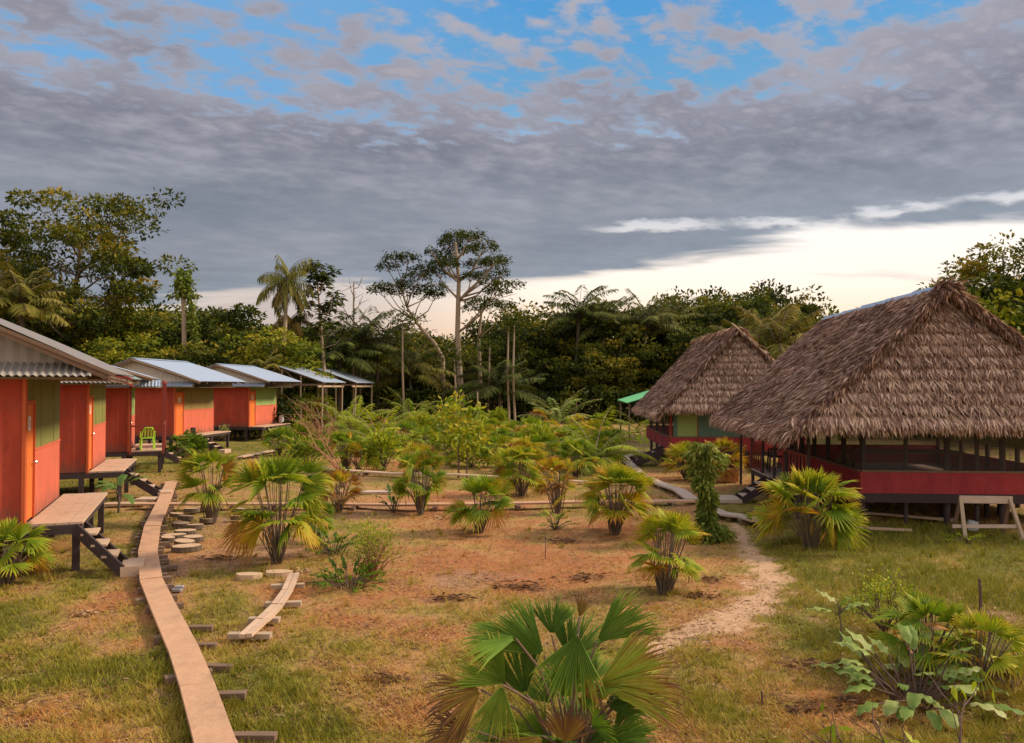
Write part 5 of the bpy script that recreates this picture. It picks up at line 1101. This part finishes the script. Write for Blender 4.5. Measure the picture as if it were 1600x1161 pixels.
# young two-stemmed tree in the mid yard
t = tree('young_tree', gpt(716, 745), 'young tree with two thin dark stems and large light leaves in the mid yard', 91, 2.9, .75, .35, 700, .22, 'bush_leaf', .3, .55, 8, .03, 'dark_twig', lean=(.1, 0), csize=.22)
MB().tube([(.28, .1, -.1), (.3, .1, .8), (.15, .1, 1.7)], [.03, .025, .02], 6).build('stem', 'dark_twig', t)
o = LB(); rng = np.random.default_rng(5); N = 160; o.quads(leaf_quads(rng.normal(0, .12, (N, 3)), rng.normal(0, 1, (N, 3)), .16, .1, rng, .3), rng.uniform(0, 1, N)); o = o.build('red_flower', 'red_flower'); o.location = AT(494, 631, 56); tag(o, 'red flower head above the twigs under the roof frames', 'flower'); 
MB().tube([(0, 0, 0), (.05, 0, -(o.location.z))], [.02, .03], 5).build('stem', 'dark_twig', o)
# dead leaf litter heaps
litter = [(350, 872, .35, 'dark heap of dead leaves beside the tall yellow-tipped palm'), (810, 915, .40, 'dry palm litter in the middle of the orange ground'), (915, 900, .38, 'dark red dead leaves left of the upright narrow palm'), (1090, 928, .26, 'dark debris right of the upright narrow palm'), (700, 935, .28, 'dark litter patch below the orange ground'), (1270, 1040, .4, 'reddish dead fronds in the dry grass at right'), (1330, 1098, .22, 'small dark litter at lower right'), (470, 893, .22, 'yellow dead leaf scrap by the curved planks'), (130, 962, .18, 'small pale rubbish scrap in the left grass'), (925, 1012, .15, 'small scrap beside the bottom palm tip'), (880, 845, .3, 'broken dry stalks below the thin yellow palm'), (690, 808, .25, 'dry scraps right of the round palm foot'), (1110, 905, .22, 'dark twig scrap at the edge of the foot path'), (600, 1060, .2, 'small dead leaf pile left of the bottom palm'), (1240, 1115, .2, 'dark leaf scrap near the bottom right'), (0, 1030, .2, 'orange dead leaf heap at the left edge')]
for k, (x, y, r, s) in enumerate(litter):
    rng = np.random.default_rng(200 + k); N = 70; P = np.stack([rng.normal(0, r * .5, N), rng.normal(0, r * .35, N), np.abs(rng.normal(0, .02, N)) + .015], 1); lb = LB()
    lb.quads(leaf_quads(P, np.stack([rng.normal(0, 1, N), rng.normal(0, .5, N), rng.normal(.05, .15, N)], 1), r * .45, .03, rng, .6), (rng.uniform(0, .45, N) if k not in (7, 8, 11, 15) else rng.uniform(.5, 1, N)))
    o = lb.build('leaf_litter', 'dead_leaf'); o.location = gpt(x, y); tag(o, s, 'leaf litter', 'dead leaf litter in the yard')
# ================================================================== FOREST
FG = 'trees of the forest edge'
T_ = {}
T_['bushy'] = [dict(h=9, r=3.4, cb=.25, flat=.35), dict(h=9, r=3.0, cb=.2, flat=.3), dict(h=9, r=3.8, cb=.3, flat=.5)]
SKY = [(-200, 430), (0, 440), (60, 470), (200, 478), (250, 470), (320, 462), (370, 492), (430, 505), (480, 512), (550, 505), (620, 520), (700, 510), (770, 495), (830, 478), (870, 490), (900, 480), (960, 475), (1000, 490), (1060, 470), (1100, 452), (1160, 455), (1210, 455), (1260, 462), (1300, 500), (1500, 500), (1530, 440), (1600, 420), (1800, 420)]
def sky_y(x):
    for (a, ya), (b_, yb) in zip(SKY[:-1], SKY[1:]):
        if a <= x <= b_: return ya + (yb - ya) * (x - a) / (b_ - a)
    return 480
protoF = []
for i in range(9):
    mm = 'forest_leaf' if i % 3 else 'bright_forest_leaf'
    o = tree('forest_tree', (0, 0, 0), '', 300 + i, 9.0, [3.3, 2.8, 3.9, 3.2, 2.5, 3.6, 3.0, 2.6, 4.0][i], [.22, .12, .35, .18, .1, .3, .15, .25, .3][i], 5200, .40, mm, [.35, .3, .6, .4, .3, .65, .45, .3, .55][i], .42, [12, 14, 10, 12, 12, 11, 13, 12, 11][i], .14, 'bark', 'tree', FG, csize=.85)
    protoF.append(o)
used = set()
LMF = [(-50, 'left of the tallest left tree'), (90, 'below the tallest left tree'), (200, 'right of the tallest left tree'), (285, 'left of the vine-topped dead trunk'), (370, 'right of the vine-topped dead trunk'), (445, 'left of the slender drooping palm'), (520, 'behind the pale thin-stemmed parasol tree'), (600, 'above the open roof frames'), (680, 'left of the emergent flat-topped tree'), (740, 'behind the trunk of the emergent tree'), (820, 'right of the emergent tree'), (900, 'below the left spreading palm crown'), (980, 'between the spreading palm crowns'), (1060, 'right of the spreading palm crowns'), (1150, 'above the far thatched hall roof'), (1230, 'between the two hall roofs'), (1300, 'left of the big roof ridge'), (1400, 'behind the big roof ridge'), (1500, 'behind the big thatched roof'), (3000, 'beyond the right end of the big hall')]
def lm(x): return next(t_ for a, t_ in LMF if x < a)
cntf = {}; rnd = random.Random(77)
adj = ['rounded', 'ragged', 'broad', 'narrow', 'dense', 'loose', 'tall', 'low', 'dark', 'leafy', 'bushy', 'spreading']
def place_forest(px, Y, ytop, zs=None, bright=None):
    k = rnd.choice([0, 3, 6]) if bright else (rnd.choice([1, 2, 4, 5, 7, 8]) if bright is False else rnd.randrange(9))
    if k not in used: used.add(k); c = protoF[k]
    else: c = copy_tree(protoF[k])
    h = EYE + (604 - ytop) / F * Y; x = (px - 800) / F * Y; s_ = h / 9.0; w_ = max(.8, min(1.35, s_ * rnd.uniform(.95, 1.3)))
    c.location = (x, Y, 0); c.rotation_euler = (0, 0, rnd.uniform(0, 6.28)); c.scale = (w_, w_, s_)
    row = 'front row' if Y < 60 else ('second row' if Y < 70 else ('third row' if Y < 82 else 'back row'))
    z = lm(px); key = (z, row, k % 3 == 0); cntf[key] = cntf.get(key, 0) + 1; n_ = cntf[key]
    lab(c, '%s%s forest tree, %s, %s' % (['', 'second ', 'third ', 'fourth ', 'fifth ', 'sixth ', 'seventh ', 'eighth ', 'ninth ', 'tenth ', 'eleventh ', 'twelfth '][n_ - 1], 'bright' if k % 3 == 0 else 'dark', row, z))
# left: closer to the cabins, brighter
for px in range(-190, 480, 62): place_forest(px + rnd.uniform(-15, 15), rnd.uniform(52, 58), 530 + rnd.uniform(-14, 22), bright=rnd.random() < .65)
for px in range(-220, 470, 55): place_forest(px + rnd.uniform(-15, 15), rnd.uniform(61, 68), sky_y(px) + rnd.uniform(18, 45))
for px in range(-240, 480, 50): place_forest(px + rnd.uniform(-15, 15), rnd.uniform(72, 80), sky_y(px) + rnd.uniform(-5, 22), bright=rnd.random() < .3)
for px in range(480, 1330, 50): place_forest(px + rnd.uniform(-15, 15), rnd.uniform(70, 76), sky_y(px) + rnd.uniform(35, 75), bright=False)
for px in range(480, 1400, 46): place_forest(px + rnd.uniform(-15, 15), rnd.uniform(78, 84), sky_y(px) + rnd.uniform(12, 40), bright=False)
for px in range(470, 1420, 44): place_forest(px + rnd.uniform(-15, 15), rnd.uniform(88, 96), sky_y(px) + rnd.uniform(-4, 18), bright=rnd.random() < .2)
for px in range(1340, 1900, 90): place_forest(px + rnd.uniform(-15, 15), rnd.uniform(50, 62), sky_y(px) + rnd.uniform(10, 40), bright=rnd.random() < .4)
for px in range(1500, 1800, 60): place_forest(px + rnd.uniform(-15, 15), rnd.uniform(40, 46), 420 + rnd.uniform(-10, 40), bright=rnd.random() < .4)
# undergrowth wall at the foot of the forest
rng = np.random.default_rng(7); lb = LB(); N = 60000
px = rng.uniform(-300, 1900, N); Y = np.where(px < 470, rng.uniform(49, 60, N), rng.uniform(66, 78, N)); Y = np.where(px > 1300, rng.uniform(46, 60, N), Y)
X = (px - 800) / F * Y; hh = 1.2 + 2.6 * fbm(X * .35, Y * .35, 8, 3); Z = rng.uniform(0.0, 1, N) ** .8 * hh
q_ = nrm(rng.normal(0, 1, (N, 3))); P = np.stack([X, Y, Z + .05], 1)
lb.quads(leaf_quads(P, q_ + np.array([0, -.3, .1]), .42, .22, rng, .5), .35 + (vnoise(X * .6, Y * .6 + Z, 4) - .5) * .9 + rng.uniform(-.15, .15, N)); o = lb.build('undergrowth', 'forest_leaf'); tag(o, 'dense dark undergrowth at the foot of the forest', 'undergrowth', None, 'stuff')
# ---- named trees
FP = lambda px, Y: ((px - 800) / F * Y, Y, 0)
for k, (x, y, s) in enumerate([(480, 728, 'leafy green shrub left of the reddish twig shrub'), (600, 735, 'light green shrub left of the short plank run'), (662, 690, 'rounded light shrub behind the round bushy fan palm'), (735, 730, 'low light shrub right of the two-stemmed young tree'), (780, 668, 'light shrub at the foot of the pale banana plant'), (840, 720, 'yellowish shrub above the far plank walk'), (905, 728, 'yellowish shrub near the bent pale plank walk'), (610, 660, 'green shrub below the tall feather palm'), (545, 650, 'green shrub before the open roof frames'), (890, 655, 'green shrub by the pale feather palm')]):
    g_ = gpt(x, y); bush('shrub', g_, s, .9, 1.1 + .3 * (k % 3), 900, .20, 700 + k, 'bush_leaf', .35 + .12 * (k % 4), twigs=12)
tree('big_tree', FP(118, 62), 'tallest tree at the left with big layered crown above the cabins', 401, 17.8, 6.6, .40, 17000, .36, 'forest_leaf', .55, .52, 17, .30, 'bark', sub=7, csize=1.1)
tree('big_tree', FP(10, 60), 'tree at the far left edge beside the tallest left tree', 402, 13.0, 3.4, .35, 7500, .34, 'forest_leaf', .4, .62, 12, .22, 'bark', csize=.95)
tree('leaning_tree', FP(168, 64), 'thin tree leaning right with feathery low crown right of the tallest left tree', 403, 9.6, 2.8, .55, 2600, .28, 'forest_leaf', .8, .5, 8, .14, 'pale_bark', lean=(3.6, 0), csize=.8, shape='umbrella')
# vine topped dead trunk
Y = 55; t = empty('dead_trunk', FP(287, Y)); tag(t, 'straight dead palm trunk topped with a tuft of vines above the cabins', 'dead tree'); h = EYE + (604 - 435) / F * Y
MB().tube([(0, 0, 0), (.05, 0, h * .5), (-.1, 0, h)], [.2, .17, .14], 9).build('trunk', 'pale_bark', t)
rng = np.random.default_rng(6); N = 900; P = np.concatenate([np.stack([rng.normal(-.05, .28, N), rng.normal(0, .25, N), h + rng.normal(-.35, .45, N)], 1), np.stack([rng.uniform(.1, 1.0, 500) , rng.normal(0, .2, 500), h - 1.4 - rng.uniform(0, 1, 500) ** 1 * 5], 1), np.stack([rng.uniform(-1.1, 1.1, 120), rng.normal(0, .1, 120), h - 1.2 + rng.normal(0, .1, 120)], 1)])
P[N:N + 500, 0] = .25 + (h - P[N:N + 500, 2]) * .13 + rng.normal(0, .13, 500)
lb = LB(); lb.quads(leaf_quads(P, rng.normal(0, 1, (len(P), 3)) - np.array([0, 0, .5]), .3, .16, rng, .4), .5 + rng.uniform(-.3, .4, len(P))); lb.build('vine', 'vine_leaf', t)
MB().tube([(-1.1, 0, h - 1.25), (0, 0, h - 1.2), (1.1, 0, h - 1.15)], [.03, .05, .03], 5).build('branch', 'bark', t)
palm_tree('slender_palm', FP(447, 58), 'slender palm with drooping pale fronds rising left of the roof frames', 410, EYE + (604 - 440) / F * 58, 2.7, 18, .15, .62, elv=(-40, 85), droop=(1.1, 2.2), ll=.8, lw=.07, side=1.4, skirt=6)
palm_tree('slender_palm', FP(453, 60), 'second pale palm trunk just behind the slender drooping palm', 411, EYE + (604 - 500) / F * 60, 1.8, 9, .12, .85, elv=(-40, 60), droop=(1.1, 2.0), ll=.6, side=1.4)
# parasol-leaf tree: star clusters at branch ends
def parasol(px, Y, ytop, s, seed, crown, nb=14, tint=.35, leaves=True, base=.5, ln=.5, bark='pale_bark', name='parasol_tree', off=0.0):
    rng = np.random.default_rng(seed); t = empty(name, FP(px, Y)); tag(t, s, 'tree'); h = EYE + (604 - ytop) / F * Y; tm = MB(); lb = LB()
    ax = [np.array([off * f ** 1.2, 0, h * .94 * f]) for f in np.linspace(0, 1, 7)]; tm.tube(ax, list(np.linspace(.17, .05, 7)), 7)
    for i in range(nb):
        f = base + (1 - base) * i / nb; b0 = np.array([off * f ** 1.2, 0, h * .94 * f]); a = i * 2.4 + rng.uniform(-.4, .4); r = crown * (1.15 - .6 * (f - base) / (1 - base)) * rng.uniform(.6, 1)
        e = b0 + np.array([math.cos(a) * r, math.sin(a) * r, .07 * h * rng.uniform(.8, 1.6)]); md = (b0 + e) / 2 + np.array([0, 0, -.03 * h]); tm.tube([b0, md, e], [.05, .035, .02], 5)
        ends = [e]
        for k in range(3):
            e2 = md + (e - md) * rng.uniform(.3, 1) + rng.normal(0, .45, 3); tm.tube([md + (e - md) * .3, e2], [.025, .012], 4); ends.append(e2)
        if leaves:
            for c in ends:
                n = 26; aa = rng.uniform(0, 6.28, n); D = np.stack([np.cos(aa), np.sin(aa), rng.uniform(-.5, .25, n)], 1); lb.quads(leaf_quads(c + D * .12 + rng.normal(0, .1, (n, 3)), D, ln, .2, rng, .8), tint + rng.uniform(-.2, .2, n))
    tm.build('trunk', bark, t, smooth=True)
    if leaves: lb.build('crown', 'forest_leaf', t)
    return t
parasol(512, 60, 405, 'pale thin-stemmed parasol tree with star-shaped leaf tufts right of the slender palm', 420, 1.7, 15, off=-.9)
parasol(552, 66, 425, 'bare leafless sapling against the sunset band right of the parasol tree', 421, 1.7, 9, leaves=False, base=.55, name='bare_tree')
# emergent flat layered trees
def layered(px, Y, ytop, pads, s, seed, trunkpts, rad, nlp=420, tint=.30):
    """pads: (px, py, radius_m) foliage plates at their surveyed places; limbs run from the trunk to each"""
    rng = np.random.default_rng(seed); t = empty('emergent_tree', FP(px, Y)); tag(t, s, 'tree'); O = np.array(FP(px, Y)); tm = MB(); lb = LB()
    tp = [np.array(AT(x, y, Y)) - O for x, y in trunkpts]; tm.tube([np.array([tp[0][0], 0, -.2])] + tp, [rad * 1.15] + list(np.linspace(rad, rad * .4, len(tp))), 8)
    for i, (x, y, r) in enumerate(pads):
        r *= 1.08
        c = np.array(AT(x, y, Y)) - O; c[1] = rng.uniform(-1, 1) * 2.6
        k = min(range(1, len(tp)), key=lambda j: abs(tp[j][2] - (c[2] - 1.2 - abs(c[0] - tp[j][0]) * .55)))
        b0 = tp[k]; md = b0 * .45 + c * .55 + np.array([0, 0, -.35]) + rng.normal(0, .12, 3); tm.tube([b0, b0 * .7 + md * .3 + rng.normal(0, .06, 3), md, c + np.array([0, 0, -.1])], [rad * .42, rad * .34, rad * .24, rad * .1], 6)
        for q_ in range(5):
            e = c + rng.normal(0, 1, 3) * np.array([r * .55, r * .55, .12]); tm.tube([md * .4 + c * .6, e], [rad * .12, rad * .05], 4)
        n = int(nlp * r * r * .60) + 60; rr = np.sqrt(rng.uniform(0, 1, n)); a = rng.uniform(0, 6.28, n); edge_ = 1 + .25 * np.sin(a * 3 + i) + .12 * np.sin(a * 7 + 2 * i)
        P = c + np.stack([np.cos(a) * rr * r * edge_, np.sin(a) * rr * r * edge_ * .9, (1 - rr ** 2) * r * .26 * (1 + .5 * np.sin(a * 4 + i)) + rng.normal(0, .16, n)], 1)
        D = np.stack([np.cos(a), np.sin(a), rng.normal(-.15, .3, n)], 1) + rng.normal(0, .3, (n, 3)); lb.quads(leaf_quads(P, D, .26, .13, rng, .7), tint + rng.uniform(-.22, .22, n) + .12 * (1 - rr))
    tm.build('trunk', 'pale_bark', t, smooth=True); lb.build('crown', 'forest_leaf', t); return t
layered(720, 68, 360, [(712, 368, 1.35), (700, 378, .9), (735, 372, 1.1), (690, 392, .95), (722, 386, 1.4), (758, 392, 1.2), (680, 404, .8), (745, 408, 1.1), (775, 404, .9), (770, 416, 1.0), (700, 408, .9), (783, 428, .7), (752, 428, .9), (738, 434, .8), (790, 452, 1.2), (775, 458, 1.0), (765, 442, .8), (700, 418, 1.0), (680, 424, 1.0), (676, 396, .5)],
    'emergent flat-topped tree with the tallest crown in the centre of the skyline', 430, [(722, 648), (718, 580), (715, 520), (716, 470), (717, 440), (714, 405), (712, 380)], .30)
layered(672, 70, 405, [(622, 410, .85), (612, 424, .9), (645, 410, .9), (650, 430, 1.1), (668, 428, 1.0), (675, 445, 1.1), (664, 462, 1.1), (640, 452, .9), (628, 440, .7), (590, 452, 1.0), (600, 446, .8), (682, 462, .8), (618, 455, .6)],
    'leaning layered tree just left of the emergent tree, crown in flat plates', 431, [(692, 560), (680, 538), (662, 518), (648, 500), (636, 480), (628, 455)], .20)
layered(750, 69, 440, [(752, 470, 1.1), (740, 482, .9), (770, 482, .9), (790, 478, .8)], 'thin forked tree right of the emergent trunk with sparse crown', 432, [(752, 645), (750, 580), (748, 530), (752, 490), (752, 478)], .20, tint=.4)
tree('right_tree', FP(1572, 48), 'tall tree at the right edge rising behind the big thatched roof', 433, EYE + (604 - 372) / F * 48, 3.4, .3, 7500, .30, 'forest_leaf', .5, .58, 14, .2, 'bark', csize=.8)
# spreading feather palms along the skyline
sp = [(905, 74, 450, 'left spreading palm crown on the skyline behind the yard', .5), (945, 76, 468, 'lower palm crown between the skyline palms', .4), (1010, 74, 465, 'palm with arching fronds on the skyline left of the far hall roof', .45), (1048, 78, 470, 'rightmost arching skyline palm beside the far hall roof', .6), (565, 66, 492, 'dark palm crown above the open roof frames', .3), (590, 68, 500, 'second dark palm crown above the open roof frames', .3), (640, 70, 540, 'low brown palm crown left of the emergent trunk', .6), (530, 64, 510, 'half-hidden palm crown left of the leafless sapling', .3), (780, 66, 560, 'palm crown in the dark forest right of the forked tree', .35), (1215, 44, 490, 'light green palm between the two thatched roofs', .75), (408, 55, 556, 'light green feather palm behind the farthest cabin roof', .62), (1165, 50, 500, 'pale palm crown behind the peak of the far thatched hall', .6), (820, 72, 575, 'shadowy low palm in the forest right of the banana plant', .3), (30, 50, 430, 'slim palm at the left edge beneath the tallest left tree', .6)]
for i, (x, Y, yt, s, ti) in enumerate(sp):
    h = EYE + (604 - yt) / F * Y; L = 4.6 if i < 9 else 3.4; palm_tree('forest_palm', FP(x, Y), s, 440 + i, max(1.0, h - L * .62), L, 22, .16, ti, 'palm_leaf', (8, 84), (.8, 1.5), 1.05, .13, 34, 'bark', 'palm', 'feather palms of the forest edge', .45)
# thin pale trunks in front of the forest
rnd = random.Random(4)
for k, (x, yb, yt, nm) in enumerate([(796, 580, 500, 'right of the emergent tree, left one of a pair'), (805, 575, 505, 'right of the emergent tree, right one of a pair'), (762, 660, 540, 'beside the forked tree'), (712, 655, 560, 'hugging the emergent trunk'), (632, 560, 500, 'left of the leaning layered tree'), (555, 600, 560, 'above the second roof frame'), (513, 575, 520, 'next to the parasol tree stem'), (560, 640, 600, 'under the open roof frames')]):
    Y = 64 + rnd.uniform(0, 3); z1 = EYE + (604 - yt) / F * Y; t = empty('thin_tree', FP(x, Y)); tag(t, 'thin pale forest trunk ' + nm, 'tree', 'thin pale trunks at the forest edge')
    MB().tube([(0, 0, -.1), (rnd.uniform(-.2, .2), 0, z1 * .5), (rnd.uniform(-.3, .3), 0, z1)], [.11, .09, .06], 6).build('trunk', 'pale_bark', t)
    rng = np.random.default_rng(k); N = 260; lb = LB(); lb.quads(leaf_quads(np.array([0, 0, z1]) + rng.normal(0, 1, (N, 3)) * np.array([.8, .8, .4]), rng.normal(0, 1, (N, 3)), .3, .15, rng, .5), rng.uniform(.1, .7, N)); lb.build('crown', 'forest_leaf', t)

# ================================================================== GRASS
rng = np.random.default_rng(99)
def grass(N, ymin, ymax, hmin, hmax, seed, name, s, wd):
    rng = np.random.default_rng(seed)
    u = rng.uniform(0, 1, N); Y = 1 / (1 / ymin + (1 / ymax - 1 / ymin) * u); X = rng.uniform(-.74, .74, N) * Y * 1.05
    dry, path, bare = zones(X, Y)
    tuft = fbm(X * 3.3, Y * 3.3, 55, 3)
    keep = (rng.uniform(0, 1, N) > np.clip(path * 1.3, 0, .97)) & (rng.uniform(0, 1, N) > bare * .8) & (rng.uniform(0, 1, N) < .30 + 1.3 * np.clip(tuft - .25, 0, 1))
    X, Y, dry, tuft = X[keep], Y[keep], dry[keep], tuft[keep]; n = len(X)
    lush = field(GREEN[:2], X, Y)
    h = rng.uniform(hmin, hmax, n) * (.55 + .9 * tuft) * (1.25 - .65 * dry) * (1 + .9 * lush); z = zg(X, Y)
    a = rng.uniform(0, 6.28, n); ln = rng.uniform(.2, 1.3, n) + .8 * dry; w_ = wd * rng.uniform(.6, 1.3, n) * np.maximum(1, Y / 14)
    B = np.stack([X, Y, z - .005], 1); s_ = np.stack([np.cos(a), np.sin(a), 0 * a], 1) * w_[:, None] / 2
    b2 = a + rng.normal(1.57, .6, n); tip = B + np.stack([np.cos(b2) * ln * h, np.sin(b2) * ln * h, h], 1)
    T = .12 + dry * .66 + rng.normal(0, .13, n)
    lb = LB(); lb.tris(np.stack([B - s_, B + s_, tip], 1), T); o = lb.build(name, 'grass_blade'); tag(o, s, 'grass', None, 'stuff')
grass(470000, 4.5, 42, .035, .095, 1, 'grass', 'short patchy grass, green and straw coloured, over the whole yard', .012)
# dry bits lying everywhere between the blades
rng = np.random.default_rng(123); N = 120000; u = rng.uniform(0, 1, N); Y = 1 / (1 / 4.5 + (1 / 40 - 1 / 4.5) * u); X = rng.uniform(-.74, .74, N) * Y * 1.05
cl = fbm(X * 1.7, Y * 1.7, 91, 4); keep = rng.uniform(0, 1, N) < np.clip((cl - .38) * 5, .08, 1); X, Y = X[keep], Y[keep]; n = len(X); a = rng.uniform(0, 6.28, n)
D = np.stack([np.cos(a), np.sin(a), rng.normal(.12, .15, n)], 1); ln = rng.uniform(.02, .10, n) * np.maximum(1, Y / 16)
lb = LB(); lb.quads(leaf_quads(np.stack([X, Y, zg(X, Y) + .006], 1), D, ln, ln * .22, rng, .85), np.where(rng.uniform(0, 1, n) < .58, rng.uniform(0, .35, n), rng.uniform(.4, 1, n))); o = lb.build('leaf_debris', 'dead_leaf'); tag(o, 'scattered dry leaf bits and straw over the whole yard', 'leaf debris', None, 'stuff')

# separate taller tufts and weeds
rng = np.random.default_rng(321); N = 2600; u = rng.uniform(0, 1, N); Y = 1 / (1 / 4.8 + (1 / 34 - 1 / 4.8) * u); X = rng.uniform(-.74, .74, N) * Y * 1.05
dry, path, bare = zones(X, Y); keep = (path < .1) & (rng.uniform(0, 1, N) < 1.15 - dry * 1.05); X, Y, dry = X[keep], Y[keep], dry[keep]; n = len(X); K = 26
lush = field(GREEN[:2], X, Y); hh = rng.uniform(.06, .15, n) * (1 + .6 * lush); a = rng.uniform(0, 6.28, (n, K)); sp_ = rng.uniform(.1, .9, (n, K)); rr = rng.uniform(0, .05, (n, K))
B = np.stack([X[:, None] + np.cos(a) * rr, Y[:, None] + np.sin(a) * rr, np.broadcast_to(zg(X, Y)[:, None] - .005, (n, K))], -1).reshape(-1, 3)
H_ = (hh[:, None] * rng.uniform(.5, 1.2, (n, K))).reshape(-1); D = np.stack([np.cos(a) * sp_, np.sin(a) * sp_, np.ones((n, K))], -1).reshape(-1, 3)
s_ = np.stack([-np.sin(a), np.cos(a), 0 * a], -1).reshape(-1, 3) * (.004 * np.maximum(1, Y / 9))[:, None].repeat(K, 1).reshape(-1, 1)
tip = B + D * H_[:, None]; lb = LB(); lb.tris(np.stack([B - s_, B + s_, tip], 1), (.05 + .55 * dry[:, None] + rng.uniform(-.12, .2, (n, K)) + rng.normal(0, .1, (n, 1))).reshape(-1)); o = lb.build('grass_tufts', 'grass_blade'); tag(o, 'taller grass tufts and weeds scattered over the yard', 'grass', None, 'stuff')
